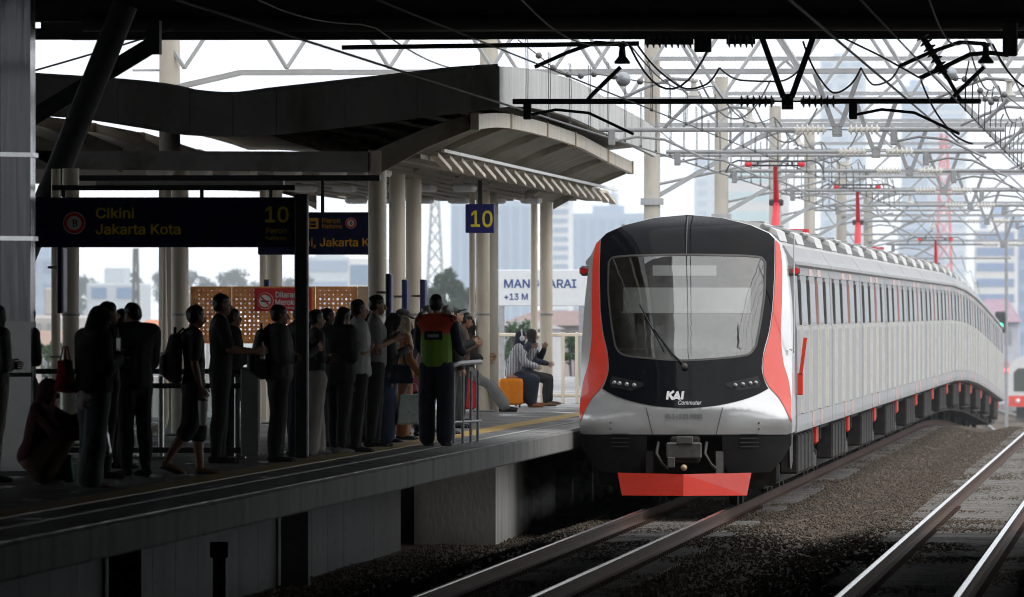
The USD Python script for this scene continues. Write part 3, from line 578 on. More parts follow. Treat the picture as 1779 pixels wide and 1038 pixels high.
# edge beams, arms, curved soffits (the left side mirrors the right one)
bt = PchipInterpolator([168.0, 176.5, 187, 196, 207.6, 217.2], [5.16, 5.29, 5.32, 5.31, 5.20, 5.12]); CX = -11.9
for mir_ in (False, True):
    R = (lambda x: 2 * CX - x) if mir_ else (lambda x: x)
    ysb = [168.0, 176.5, 187, 196, 207.6, 217.2]
    for a, b in zip(ysb[:-1], ysb[1:]):
        ys_ = np.linspace(a, b, 5)
        part(cp, 'edge_beam', cat(*[prism_x([(p, float(bt(p)) - .19), (r, float(bt(r)) - .19), (r, float(bt(r))), (p, float(bt(p)))], R(-8.72), R(-8.65)) for p, r in zip(ys_[:-1], ys_[1:])]), M_cream)
        V = np.array([[(R(-8.72 - 1.25 * t), y, float(bt(y)) - .12 - .55 * t ** 1.3) for t in np.linspace(0, 1, 6)] for y in ys_])
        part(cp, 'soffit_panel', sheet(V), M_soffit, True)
    for y in ysb:
        part(cp, 'stiffener', bx(R(-8.74), R(-8.635), y - .16, y + .16, float(bt(y)) - .2, float(bt(y)) + .01), M_stain if y > 169 else M_cream)
        zz = float(bt(y)); arm = [(-8.76, zz), (-8.76, zz - .2), (-9.3, zz - .42), (-9.95, zz - .78), (-9.95, zz - .45), (-9.3, zz - .17)]
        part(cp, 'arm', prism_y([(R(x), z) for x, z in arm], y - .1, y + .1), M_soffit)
part(cp, 'cross_beam', cat(prism_y([fx(-60, 262, 168), fx(640, 264, 168), fx(640, 300, 168), fx(-60, 293, 168)], 167.9, 168.1)), M_greycol)
for y in (188.0, 207.6, 226.0): part(cp, 'cross_beam', bx(-14, -9.6, y - .1, y + .1, 4.66, 4.86), M_greycol)
part(cp, 'inner_ceiling', prism_z([(-17.5, 168.3), (-9.4, 168.3), (-9.4, 227), (-12, 227), (-17.5, 198)], 4.6, 4.66), M_soffit)
for k in range(12): part(cp, 'ceiling_batten', bx(-13.8 + .36 * k, -13.6 + .36 * k, 168.3, 227, 4.56, 4.6), M_soffit)
for k, y in enumerate(np.linspace(170, 222, 19)): part(cp, 'louvre_slat', beam((-9.32, y, 4.68), (-9.22, y + 1.4, 4.5), .1, .05), M_cream)
part(cp, 'louvre_rail', cat(bx(-9.2, -9.16, 169.5, 224, 4.7, 4.74)), M_white)
for x in (-10.4, -11.0, -11.6, -12.2, -12.8, -13.3):
    for y in (176.0, 198.0, 219.0): part(cp, 'ceiling_lamp', cbx(x - .16, x + .16, y - .5, y + .5, 4.45, 4.56, .03), M_white)
part(cp, 'cable_tray', bx(-14, -9.8, 166.2, 166.5, 4.3, 4.37), M_black); part(cp, 'cable_tray', bx(-13.6, -11.2, 169, 169.3, 4.24, 4.36), M_greycol)
def column(px, Y, dia, ztop, m=M_cream, rings=(2.6,)):
    x = at(px, 545, Y)[0]
    c = part(cp, 'column', cyl(x, Y, PZ, ztop, dia / 2, 28), m, 40)
    part(c, 'base_plate', cbx(x - dia * .8, x + dia * .8, Y - dia * .8, Y + dia * .8, PZ, PZ + .03, .01), M_galv)
    for z in rings: part(c, 'band', lathe([(dia / 2, 0), (dia / 2 + .008, 0), (dia / 2 + .008, .03), (dia / 2, .03)], 24, (x, Y, z)), M_galv)
    return x
column(655.5, 168.0, .235, 4.7); column(690, 183.0, .225, 4.6); column(718.5, 190.0, .225, 4.6); column(839, 211, .22, 4.6); column(949, 226, .215, 4.6)
column(312.5, 169.5, .225, 4.6); column(476.5, 188.0, .225, 4.6); column(123, 156.5, .2, 4.35)
def pipe(px, Y, d, ztop, elbow=False):
    x = at(px, 545, Y)[0]
    pts = [(x, Y, ztop), (x, Y, PZ + .25 if elbow else PZ)]
    if elbow: pts += [(x - .02, Y, PZ + .13), (x - .09, Y, PZ + .08), (x - .16, Y, PZ + .1), (x - .17, Y, PZ)]
    pp = part(cp, 'downpipe', tube(pts, d / 2, 14), M_cream, 40)
    part(pp, 'pipe_clip', bx(x - d * .6, x + d * .6, Y - d * .6, Y + d * .6, 2.1, 2.13), M_galv)
pipe(286, 170, .115, 4.6, True); pipe(457, 189, .1, 4.6); pipe(820.5, 212, .1, 4.6); pipe(928, 227, .12, 4.6); pipe(97, 157, .11, 4.35)
# edge-on boards strapped to columns
for px, y0, y1, Y, lab in ((107, 430, 545, 154.6, 'narrow navy board on the grey column behind the woman with the red bag'), (676, 476, 600, 166.8, 'tall navy board on the dark round column'), (703.5, 486, 600, 182.0, 'navy board between the two cream columns'), (735, 486, 600, 189.0, 'navy board right of the two cream columns'), (464, 486, 500, 187.0, 'short navy board on the column above the perforated screen')):
    p, q_ = at(px, y0, Y), at(px, y1, Y)
    t = thing('column_board', lab, 'board', (p[0], Y, 0))
    part(t, 'board', cbx(-.03, .035, -.28, .28, q_[2], p[2], .01), M_navy); part(t, 'frame_edge', bx(.036, .044, -.27, .27, q_[2] + .02, p[2] - .02), mat('navy_edge', (.06, .07, .16), .35, var=.05)); part(t, 'bracket', bx(-.16, -.03, -.02, .02, p[2] - .25, p[2] - .22), M_galv)

# ---------------------------------------------------------------- clad hall pillar at the left edge
usdkit.material(stage, '/World/Looks/pillar_cladding', {'g': ('geometry', {}), 'map': ('mapping', {'scale': (4, 4, .25)}), 'n': ('noise_texture', {'scale': 3.0, 'detail': 1.5}), 'b': ('bump', {'strength': .16, 'distance': .05}), 'p': ('principled_bsdf', {'base_color': (.04, .04, .042), 'metallic': 1.0, 'roughness': .1})},
                [('g.position', 'map.vector'), ('map.vector', 'n.vector'), ('n.fac', 'b.height'), ('b.normal', 'p.normal')], surface='p.BSDF')
M_clad = UsdShade.Material.Get(stage, '/World/Looks/pillar_cladding')
pr = at(57, 545, 132.0)[0]
hp = thing('clad_pillar', 'wide polished metal clad pillar at the left platform side', 'pillar', (pr - .7, 132.0, 0))
_oct = lambda g: [(.7 + g, -.3), (.7 + g, .3), (.44, .75 + g), (-.44, .75 + g), (-.7 - g, .3), (-.7 - g, -.3), (-.44, -.75 - g), (.44, -.75 - g)]
zz = [PZ, 1.5, float(at(0, 560, 132)[2]), float(at(0, 418, 132)[2]), float(at(0, 270, 132)[2]), 6.05]
for a, b in zip(zz[:-1], zz[1:]): part(hp, 'cladding_panel', prism_z(_oct(0), a + .006, b - .006), M_clad)
for z in (float(at(0, 415, 132)[2]), float(at(0, 270, 132)[2])): part(hp, 'band', prism_z(_oct(.03), z - .022, z + .022), M_steel)
part(hp, 'skirting', prism_z(_oct(.006), PZ, 2.55), mat('dark_glass_skirting', (.02, .024, .024), .15, var=.2, scale=3))
part(hp, 'handrail_end', tube([(.3, -.74, 2.02), (.74, -.6, 2.02)], .022, 10), M_steel, True)

# ---------------------------------------------------------------- signs
def sign_board(name, lab, x0, x1, y0, y1, Y, m=M_navy, d=.12):
    a, b = at(x0, y1, Y), at(x1, y0, Y)
    t = thing(name, lab, 'sign', (a[0], Y, a[2])); part(t, 'panel', cbx(0, b[0] - a[0], 0, d, 0, b[2] - a[2], .012), m)
    return t, (lambda px, py: (at(px, py, Y)[0] - a[0], -.002, at(px, py, Y)[2] - a[2])), FPX / Y
def line_badge(t, P, s, px, py, r):
    c = P(px, py); g = part(t, 'line_badge', ring_y(c[0], c[2], -.001, 0, r / s, .003), M_white)
    part(g, 'red_ring', ring_y(c[0], c[2], -.0045, r * .64 / s, r * .93 / s, .002), M_red)
    part(g, 'letter', text('B', r * .62 / s, (c[0] - r * .2 / s, -.0045, c[2] - r * .31 / s), True, r * .42 / s), M_black)
t, P, s = sign_board('platform_sign', 'long navy hanging sign reading Cikini Jakarta Kota with post', 60, 513, 343, 430, 143.75)
line_badge(t, P, s, 129, 388, 19.5)
for txt, x0, x1, yb, h in (('Cikini', 165, 232, 379, 17), ('Jakarta Kota', 165, 313, 407, 17), ('10', 457, 498, 386, 26), ('Peron', 461, 497, 406, 10)):
    part(t, 'lettering', text(txt, h / s, P(x0, yb), txt != 'Peron', (x1 - x0) / s), M_yellow)
part(t, 'small_lettering', text('Platforms', 6 / s, P(461, 417), False, 36 / s), M_yellow)
a = P(512, 338); b = P(535, 338); part(t, 'post', cbx(a[0], b[0], -.04, .16, PZ - at(0, 430, 143.75)[2], a[2], .015), M_black)
for x in (110, 350): c = P(x, 343); part(t, 'hanger', bx(c[0] - .02, c[0] + .02, .04, .08, c[2], c[2] + .1), M_black)
part(t, 'hanger_bar', bx(P(90, 330)[0], P(512, 330)[0], .03, .09, P(0, 331)[2], P(0, 322)[2]), M_black)
t, P, s = sign_board('platform_sign', 'navy sign reading Jakarta Kota behind the dark post and column', 448, 652, 369, 443, 170.0)
c = P(535, 398); part(t, 'train_pictogram', cat(bx(c[0] + .0, c[0] + 18 / s, -.004, -.001, c[2], c[2] + 19 / s)), M_amber)
part(t, 'pictogram_window', bx(c[0] + 4 / s, c[0] + 14 / s, -.007, -.004, c[2] + 9 / s, c[2] + 13 / s), M_navy); part(t, 'pictogram_base', bx(c[0] + 4 / s, c[0] + 14 / s, -.007, -.004, c[2] + 3 / s, c[2] + 7 / s), M_navy)
part(t, 'lettering', text('Peron', 9 / s, P(559, 388), False, 31 / s), M_amber); part(t, 'small_lettering', text('Platforms', 6.5 / s, P(559, 397), False, 35 / s), M_amber)
line_badge(t, P, s, 609.5, 388, 9.5)
part(t, 'lettering', text('Cikini, Jakarta Kota', 13.5 / s, P(493, 428), True, 176 / s), M_amber)
for x in (470, 560): c = P(x, 369); part(t, 'hanger', bx(c[0] - .02, c[0] + .02, .04, .08, c[2], c[2] + .45), M_black)
t, P, s = sign_board('platform_number_sign', 'square navy sign with yellow number 10 under the canopy', 808.5, 859, 355, 405, 191.7, mat('navy_sign_lit', (.02, .022, .14), .35, var=.05), .1)
part(t, 'numeral', text('10', 27 / s, P(814.5, 394), True, 38 / s), mat('bright_yellow', (.8, .68, .03), .5, var=.03))
c = P(834, 355); part(t, 'hanger', bx(c[0] - .03, c[0] + .03, .02, .08, c[2], c[2] + .55), M_black)
t, P, s = sign_board('station_name_board', 'white station name board reading MANGGARAI plus 13 M', 865, 1019, 469, 532, 287.0, mat('board_white', (.62, .64, .66), .5, var=.04), .08)
M_blue = mat('blue_lettering', (.03, .06, .2), .5, var=.04)
part(t, 'lettering', text('MANGGARAI', 14 / s, P(874, 500), True, 126 / s), M_blue); part(t, 'lettering', text('+13 M', 10.5 / s, P(875, 521), True, 41 / s), M_blue)
for x in (869, 1008): c = P(x, 532); part(t, 'leg', bx(c[0] - .03, c[0] + .09, .01, .07, -2.9, c[2]), M_galv)
# kilometre post by the track
p = at(381, 970, 117.0)
t = thing('distance_post', 'dark post with small white 9 plate beside the platform wall', 'distance post', (p[0], 117, 0))
part(t, 'post', cbx(-.06, .06, .02, .1, -.6, p[2] + .02, .01), M_black); part(t, 'plate', cbx(-.083, .083, -.01, .02, p[2], p[2] + .145, .006), mat('dull_white_plate', (.4, .41, .41), .6, var=.15, scale=20))
part(t, 'numeral', text('9', .095, (-.032, -.013, p[2] + .025), True, .06), M_black)

# perforated wood-coloured screen with a no smoking sign
Ys_ = 174.0; a, b = at(330, 597, Ys_), at(642, 498, Ys_); s = FPX / Ys_
ps = thing('perforated_screen', 'wood coloured perforated screen standing behind the waiting people', 'screen', (a[0], Ys_, a[2])); W, H = b[0] - a[0], b[2] - a[2]
M_wood = mat('orange_wood_panel', (.62, .33, .14), .5, var=.2, scale=3, stretch=(1, 1, 3)); usdkit.material(stage, '/World/Looks/backlit_wood', {'g': ('geometry', {}), 'map': ('mapping', {'scale': (1, 1, 3)}), 'n': ('noise_texture', {'scale': 3.0, 'detail': 4.0}), 'r': ('rgb_ramp', {'ramp': [(.3, (.72, .42, .19)), (.7, (.88, .55, .28))]}), 'd': ('diffuse_bsdf', {}), 't': ('translucent_bsdf', {}), 'm': ('mix_closure', {'fac': .62})}, [('g.position', 'map.vector'), ('map.vector', 'n.vector'), ('n.fac', 'r.fac'), ('r.color', 'd.color'), ('r.color', 't.color'), ('d.BSDF', 'm.closure1'), ('t.BSDF', 'm.closure2')], surface='m.closure')
M_wood = UsdShade.Material.Get(stage, '/World/Looks/backlit_wood'); M_wood2 = mat('pale_wood_batten', (.5, .36, .24), .5, var=.1)
nb = 4; pw_ = (W - .16) / nb
for k in range(nb):
    x0, x1 = k * pw_ + .004, (k + 1) * pw_ - .004; g = sbox(x0, 0, x1, H); holes = []
    for r, z in enumerate(np.arange(.07, H - .05, .057)):
        for q_, x in enumerate(np.arange(x0 + .06, x1 - .04, .057)):
            rad = (.016 if (q_ + r) % 2 else .009) * (1.0 if .1 < z < H - .12 else .55); holes.append(Point(x, z).buffer(rad, 2))
    part(ps, 'perforated_panel', prism_y(g.difference(unary_union(holes)), 0, .012), M_wood)
part(ps, 'side_batten', bx(W - .155, W, 0, .03, 0, H), M_wood2)
for x in (.03, W * .5, W - .2): part(ps, 'leg', bx(x, x + .04, .02, .06, PZ - a[2], H - .01), M_galv)
ns = thing('no_smoking_sign', 'red no smoking sign fixed on the perforated screen', 'sign', (at(442, 541, Ys_)[0], Ys_ - .02, at(442, 541, Ys_)[2]))
part(ns, 'panel', bx(0, 100 / s, 0, .012, 0, 40 / s), mat('sign_red', (.62, .04, .05), .5, var=.05))
part(ns, 'disc', ring_y(19 / s, 18 / s, -.001, 0, 14.5 / s), M_white); part(ns, 'ring', ring_y(19 / s, 18 / s, -.006, 11 / s, 13.5 / s), M_red)
part(ns, 'cigarette', bx(12 / s, 26 / s, -.008, -.005, 16 / s, 18.5 / s), M_black)
m = bx(-10.5 / s, 10.5 / s, -.012, -.009, -1.2 / s, 1.2 / s); m.apply_transform(trimesh.transformations.rotation_matrix(math.radians(45), (0, 1, 0))); m.apply_translation((19 / s, 0, 18 / s)); part(ns, 'slash', m, M_red)
part(ns, 'lettering', text('Dilarang', 9.5 / s, (36 / s, -.002, 24 / s), True, 45 / s), M_white); part(ns, 'lettering', text('Merokok', 9.5 / s, (36 / s, -.002, 11 / s), True, 45 / s), M_white)
part(ns, 'small_lettering', text('No Smoking Area', 4 / s, (36 / s, -.002, 4 / s), False, 48 / s), M_white)

# ---------------------------------------------------------------- railings
usdkit.material(stage, '/World/Looks/rail_glass', {'t': ('transparent_bsdf', {'color': (.72, .76, .75)}), 'g': ('glossy_bsdf', {'color': (1, 1, 1), 'roughness': .03}), 'f': ('fresnel', {'IOR': 1.5}), 'm': ('mix_closure', {})}, [('f.fac', 'm.fac'), ('t.BSDF', 'm.closure1'), ('g.BSDF', 'm.closure2')], surface='m.closure')
M_glass = UsdShade.Material.Get(stage, '/World/Looks/rail_glass')
GYr = 143.0
gr = thing('glass_railing', 'dark railed glass balustrade across the platform behind the passengers', 'railing')
X = lambda px, Y=GYr: float(at(px, 545, Y)[0])
for n_, y_ in (('handrail', 645), ('mid_rail', 670)): part(gr, n_, cbx(X(40), X(432), GYr - .03, GYr + .03, float(at(0, y_ + 5, GYr)[2]), float(at(0, y_ - 4, GYr)[2]), .012), M_black)
part(gr, 'bottom_rail', cbx(X(40), X(432), GYr - .03, GYr + .03, PZ + .06, PZ + .12, .01), M_black)
for px in (80, 244, 280, 412):
    q_ = part(gr, 'post', cbx(X(px) - .03, X(px) + .03, GYr - .02, GYr + .02, PZ, 1.95, .01), M_steel); part(q_, 'foot', cbx(X(px) - .1, X(px) + .1, GYr - .08, GYr + .08, PZ, PZ + .025, .008), M_steel)
for a_, b_ in ((90, 236), (262, 276), (286, 408)): part(gr, 'glass_panel', bx(X(a_), X(b_), GYr - .006, GYr + .006, PZ + .13, 1.84), M_glass)
part(gr, 'end_panel', cbx(X(418), X(452), GYr - .05, GYr + .05, PZ + .02, 2.05, .02), mat('grey_end_panel', (.2, .205, .2), .5, var=.1))
sr = thing('steel_railing', 'short stainless steel railing beside the guard', 'railing'); YA = 159.0
xa, xb = X(783, YA), X(815, YA)
for px in (788, 797, 805, 812): part(sr, 'post', cyl(X(px, YA), YA + (px - 788) * .1, PZ, 1.93, .019, 12), M_galv, 40)
part(sr, 'handrail', tube([(xa - .05, YA, 1.9), (xa + .02, YA, 2.0), (xa + .1, YA + .4, 2.03), (xb, YA + 2.6, 2.04)], .03, 12), M_galv, True); part(sr, 'lower_rail', tube([(xa + .02, YA, 1.32), (xb, YA + 2.6, 1.32)], .016, 8), M_galv, True)
wf = thing('cream_fence', 'cream tubular fence at the platform end behind the seated women', 'fence'); YF = 231.0
for y_, h in ((582, .05), (687, .05)): part(wf, 'rail', cbx(X(862, YF), X(1060, YF), YF - .03, YF + .03, float(at(0, y_ + 3, YF)[2]), float(at(0, y_ - 3, YF)[2]), .01), M_cream)
for px in (864, 978, 1002, 1032, 1056): part(wf, 'post', cbx(X(px, YF) - .03, X(px, YF) + .03, YF - .035, YF + .035, PZ, 2.3, .01), M_cream)

# ---------------------------------------------------------------- overhead line supports
M_wire = mat('wire', (.05, .05, .052), .5, .4, var=.1); M_wgrey = mat('weathered_wire', (.16, .16, .16), .5, .4, var=.1)
M_gant = mat('gantry_grey_paint', (.33, .335, .34), .55, .1, var=.1, scale=4); M_mast = mat('concrete_mast', (.42, .39, .34), .75, var=.12, scale=3, dirt=(.3, .27, .23), dscale=1.2, stretch=(1, 1, .3))
M_porc = mat('porcelain', (.6, .58, .54), .3, var=.05); M_ins = mat('dark_insulator', (.05, .045, .045), .3, var=.2)
def insulator(a, b, n, r, m):
    a, b = np.array(a, float), np.array(b, float); L = np.linalg.norm(b - a); pr_ = [(0, 0), (r * .45, 0)]
    for k in range(n):
        t0 = L * (k + .2) / n; pr_ += [(r * .45, t0), (r, t0 + L * .25 / n), (r * .95, t0 + L * .4 / n), (r * .45, t0 + L * .5 / n)]
    pr_ += [(r * .45, L), (0, L)]
    m_ = lathe(pr_, 14); d = (b - a) / L; T = trimesh.geometry.align_vectors((0, 0, 1), d); T[:3, 3] = a; m_.apply_transform(T); return m_
def support(Y, lab, steel, insm, near=False, grp='overhead line supports over the two tracks'):
    "V bracket between the tracks with insulated tubes reaching over both of them, droppers and steady arms"
    z0 = float(drop(Y)); t = thing('overhead_support', lab, 'overhead line support', (0, Y, z0), group=grp); xm = -4.54; zt = 5.22; top = 6.05
    part(t, 'bracket_leg', beam((xm - .33, 0, top), (xm - .05, 0, zt + .05), .07, .07), steel); part(t, 'bracket_leg', beam((xm + .33, 0, top), (xm + .05, 0, zt + .05), .07, .07), steel)
    pl_ = part(t, 'bracket_plate', cbx(xm - .07, xm + .07, -.03, .03, zt - .1, zt + .09, .008), steel)
    for u in (-.04, .04):
        for w_ in (-.06, .05): part(pl_, 'bolt', sph((xm + u, -.035, zt + w_), .013, 1), M_galv)
    for sg in (-1, 1):
        part(t, 'insulator', insulator((xm + sg * .16, 0, zt), (xm + sg * .6, 0, zt), 6, .075, insm), insm, 40)
        part(t, 'link', rod((xm + sg * .07, 0, zt), (xm + sg * .17, 0, zt), .012, 6), steel)
        end = xm + (-3.36 if sg < 0 else 2.36)
        tb = part(t, 'tube', rod((xm + sg * .6, 0, zt), (end, 0, zt), .032, 12), steel)
        xs_ = xm - 3.18 if sg < 0 else xm + .8
        part(tb, 'drop_stub', cbx(xs_ - .05, xs_ + .05, -.03, .03, zt - .22, zt, .01), steel)
        part(tb, 'steady_arm', tube([(xs_, 0, zt - .17), (xs_ + .35, 0, zt - .1), (xs_ + .75, 0, zt - .14), (xs_ + 1.3, 0, zt - .4)], .018, 8), steel, True)
        xb_ = T1 if sg < 0 else T2 + .5
        part(tb, 'pull_off', tube([(xb_ - .6, 0, zt + .02), (xb_ - .55, 0, zt + .08), (xb_ - .2, 0, zt + .42)], .026, 8), steel, True)
        part(t, 'suspension_insulator', cat(lathe([(0, 0), (.09, 0), (.1, .02), (.045, .09), (.035, .2), (.06, .22), (.06, .25), (0, .25)], 14, (xb_ - .18, 0, zt + .46))), insm, 40)
        part(t, 'upper_arm', tube([(xb_ - .18, 0, zt + .7), (xb_ - .5, 0, zt + .72), (xb_ - .85, 0, zt + .6), (xb_ - 1.25, 0, zt + .42)], .024, 8), steel, True)
        if near or Y < 250:
            u = np.linspace(-1, 1, 12); part(t, 'jumper_cable', tube([(xb_ + .4 + .5 * k, .05, zt + .15 + .55 * k * k) for k in u], .014, 6), M_wire if near else M_wgrey, True)
    return t
support(161.6, 'black overhead line support under the hall edge girder', M_black, M_ins, True)
hall_tube = thing('feeder_tube', 'long black insulated tube just under the hall girder', 'overhead tube', (0, 162.4, 0))
p, q_ = at(594, 83, 162.4), at(1110, 76, 162.4); part(hall_tube, 'tube', rod((p[0], 0, p[2]), (q_[0], 0, q_[2]), .03, 10), M_black)
p, q_ = at(1120, 73, 162.4), at(1205, 73, 162.4); part(hall_tube, 'insulator', insulator((p[0], 0, p[2]), (q_[0], 0, q_[2]), 8, .08, M_ins), M_ins, 40)
p, q_ = at(1262, 72, 162.4), at(1312, 72, 162.4); part(hall_tube, 'insulator', insulator((p[0], 0, p[2]), (q_[0], 0, q_[2]), 5, .08, M_ins), M_ins, 40)
p, q_ = at(1206, 91, 162.4), at(1236, 60, 162.4); part(hall_tube, 'plate', cbx(p[0], q_[0], -.03, .03, p[2], q_[2], .01), M_black)
ip = thing('inclined_insulator', 'dark inclined insulator string right of the second bell insulator', 'insulator')
p, q_ = at(1600, 60, 161.9), at(1642, 128, 161.9); part(ip, 'insulator', insulator(p, q_, 7, .085, M_ins), M_ins, 40); part(ip, 'rod', rod(q_, at(1670, 177, 161.9), .024, 8), M_black)
part(ip, 'bracket', cat(cbx(*sorted([at(1742, 60, 161.9)[0], at(1768, 60, 161.9)[0]]), 161.85, 161.95, at(0, 100, 161.9)[2], 6.2, .02)), M_black)
part(ip, 'curved_arm', tube([at(x, y, 161.9) for x, y in ((1598, 136), (1640, 117), (1685, 95), (1720, 92), (1752, 96))], .028, 8), M_black, True)
gy = [(186.0, -13.93, 'nearest'), (211.5, -10.72, 'second'), (240.0, -9.2, 'third'), (278.0, -9.2, 'fourth'), (317.0, -9.2, 'fifth'), (348.0, -9.2, 'sixth'), (383.0, -9.2, 'seventh'), (418.0, -9.2, 'farthest')]
for k, (Y, xl, w_) in enumerate(gy):
    z0 = float(drop(Y)); far = k > 4
    g = thing('catenary_gantry', f'grey lattice portal with concrete mast, {w_} beyond the hall', 'catenary gantry', (0, Y, z0), group='lattice portals over the tracks')
    part(g, 'mast', cyl(xl, 0, -.8, 8.2 if k < 3 else 7.6, .165, 18, .14), M_mast, 40)
    x0, x1 = (xl - (0 if k else .5), 6.5); zb, zt = 6.05, 7.25
    for n_, z in (('lower_chord', zb), ('upper_chord', zt)):
        pts = [(x0, z), (x1, z)]
        if k == 0 and n_ == 'lower_chord': pts = [(x0 + .4, zb - .28), (x0 + 1.5, zb - .03), (x1, zb)]
        for dy in (-.18, .18): part(g, n_, cat(*[beam((a[0], dy, a[1]), (b[0], dy, b[1]), .05, .07) for a, b in zip(pts[:-1], pts[1:])]), M_gant)
    n = int((x1 - x0) / (.72 if k < 2 else 1.15))
    for q_ in range(n):
        a, b = x0 + (x1 - x0) * q_ / n, x0 + (x1 - x0) * (q_ + 1) / n
        dz = -.28 * max(0, 1 - abs(a - x0 - .4) / 1.2) if k == 0 else 0
        part(g, 'lattice_bar', beam((a, (-.18 if q_ % 2 else .18), zb + .03 if q_ % 2 else zt - .03), (b, (.18 if q_ % 2 else -.18), zt - .03 if q_ % 2 else zb + .03), .04, .045), M_gant)
    for q_ in range(0, n, 3): a = x0 + (x1 - x0) * q_ / n; part(g, 'cross_tie', beam((a, -.2, zb), (a + .6, .2, zb + .01), .03, .03), M_gant)
    if k >= 2:
        part(g, 'mast_brace', beam((xl, 0, 4.7), (xl + 2.3, 0, zb - .02), .06, .08), M_gant); part(g, 'mast_collar', lathe([(.15, 0), (.21, 0), (.21, .12), (.15, .12)], 14, (xl, 0, 4.6)), M_gant)
        part(g, 'cantilever_tube', rod((xl, 0, 5.5), (-4.7, 0, 5.5), .03, 8), M_galv); part(g, 'cantilever_tube', rod((xl, 0, 4.95), (xl + 2.2, 0, 5.42), .025, 8), M_galv)
    if k < 7: support(Y + .5, f'grey overhead line support with pale insulators, under the {w_} lattice portal', M_galv, M_porc)
# wires along the tracks
def along(name, lab, X_, z, y0, y1, r, sag=0.0, step=6.0, grp='overhead wires', m=None):
    ys = np.arange(y0, y1, step); zz = z + drop(ys) - sag * np.abs(np.sin(np.pi * (ys - 161) / 31.0))
    return lone(name, tube(np.stack([np.full(len(ys), X_) + bend(ys), ys, zz], 1), r, 5, False), m or M_wire, lab, 'overhead wire', group=grp)
along('contact_wire', 'thin contact wire above the silver train track', T1, 5.19, 100, 520, .009)
along('contact_wire', 'thin contact wire above the bright empty track', T2, 5.19, 100, 520, .009)
along('messenger_wire', 'sagging messenger wire above the silver train track', T1 - .1, 5.95, 100, 520, .01, .3, 2.5)
along('messenger_wire', 'sagging messenger wire above the bright empty track', T2 + .1, 5.95, 100, 520, .01, .3, 2.5)
along('feeder_wire', 'feeder wire crossing in front of the canopy fascia', -7.95, 5.17, 100, 330, .014)
along('feeder_wire', 'pale feeder wire running down from the girder to the right', -3.1, 5.26, 100, 330, .014, m=M_wgrey)
for X_, zz, n_ in ((-9.6, 6.15, 'left'), (-.4, 6.6, 'right')): along('feeder_wire', f'upper feeder wire farthest to the {n_} of the tracks', X_, zz, 120, 520, .01, .2, 3.0)
for c, off, lab in ((T1, -.05, 'thin droppers holding the contact wire above the silver train'), (T2, .05, 'thin droppers holding the contact wire above the bright track'), (-7.95, 0, 'thin paired droppers hanging to the feeder wire by the canopy')):
    t = thing('dropper_wires', lab, 'dropper wires')
    for y in np.arange(166, 330, 6.1):
        zt = 5.95 - .3 * abs(math.sin(math.pi * (y - 161) / 31.0)) + (.35 if c == -7.95 else 0)
        for o in (0, .5):
            dr = part(t, 'dropper', tube([(c + off, y + o, zt + float(drop(y))), (c + .01 * math.sin(y), y + o, 5.6 + float(drop(y))), (c, y + o, 5.2 + float(drop(y)))], .0045, 4), M_wire)
            part(dr, 'clamp', cbx(c - .01, c + .01, y + o - .015, y + o + .015, 5.17 + float(drop(y)), 5.21 + float(drop(y)), .004), M_wire)
# cross-span wire with round clamps and a grey ball
def beads(Y, pts, lab, ball):
    t = thing('cross_span_wire', lab, 'cross-span wire'); P3 = [at(x, y, Y) for x, y in pts]
    part(t, 'wire', tube(P3, .008, 5), M_wgrey, True)
    for q_ in P3[1:-1]: part(t, 'clamp', sph(q_, .042, 2), M_wgrey, True)
    b = part(t, 'ball', sph(at(*ball, Y), .095, 3), mat('grey_ball', (.3, .33, .35), .35, .3, var=.1), True)
beads(172.0, [(900, 70), (936, 97), (961, 118), (987, 130), (1009, 132), (1032, 129), (1066, 133), (1112, 142), (1160, 146)], 'cross-span wire with clamps and grey ball near the canopy corner', (1083, 138))
beads(175.0, [(1625, 110), (1660, 136), (1676, 138), (1694, 137), (1703, 158), (1712, 172), (1722, 178), (1730, 172), (1745, 165), (1779, 190)], 'cross-span wire with clamps and grey ball at the upper right', (1650, 128))
for pts, Y, lab in (([(60, 123), (140, 100), (240, 70), (300, 50)], 166, 'thin stay wire left of the raking struts'), ([(1105, 75), (1150, 128), (1195, 155), (1225, 148), (1250, 118)], 161, 'black looping cable left of the bell insulator'), ([(1395, 72), (1420, 130), (1450, 162), (1475, 150), (1496, 118)], 161, 'black looping cable right of the bracket'), ([(1368, -4), (1440, 52), (1530, 98), (1598, 136)], 161, 'pale diagonal cable from the ceiling to the curved arm'), ([(1600, 140), (1620, 185), (1640, 215), (1665, 240), (1690, 250)], 161, 'thin cable hanging below the curved arm'), ([(1250, 118), (1290, 140), (1350, 142), (1390, 120)], 168, 'grey looping cable left of the bracket'), ([(1496, 118), (1520, 148), (1545, 140), (1565, 110)], 168, 'grey looping cable right of the second bell insulator')):
    lone('looping_cable', tube([tuple(q_) for q_ in np.stack([PchipInterpolator(np.arange(len(pts)), [at(*p_, Y)[k] for p_ in pts])(np.linspace(0, len(pts) - 1, 24)) for k in range(3)], 1)], .013, 6), M_wire if 'black' in lab else M_wgrey, lab, 'cable', smooth=True)

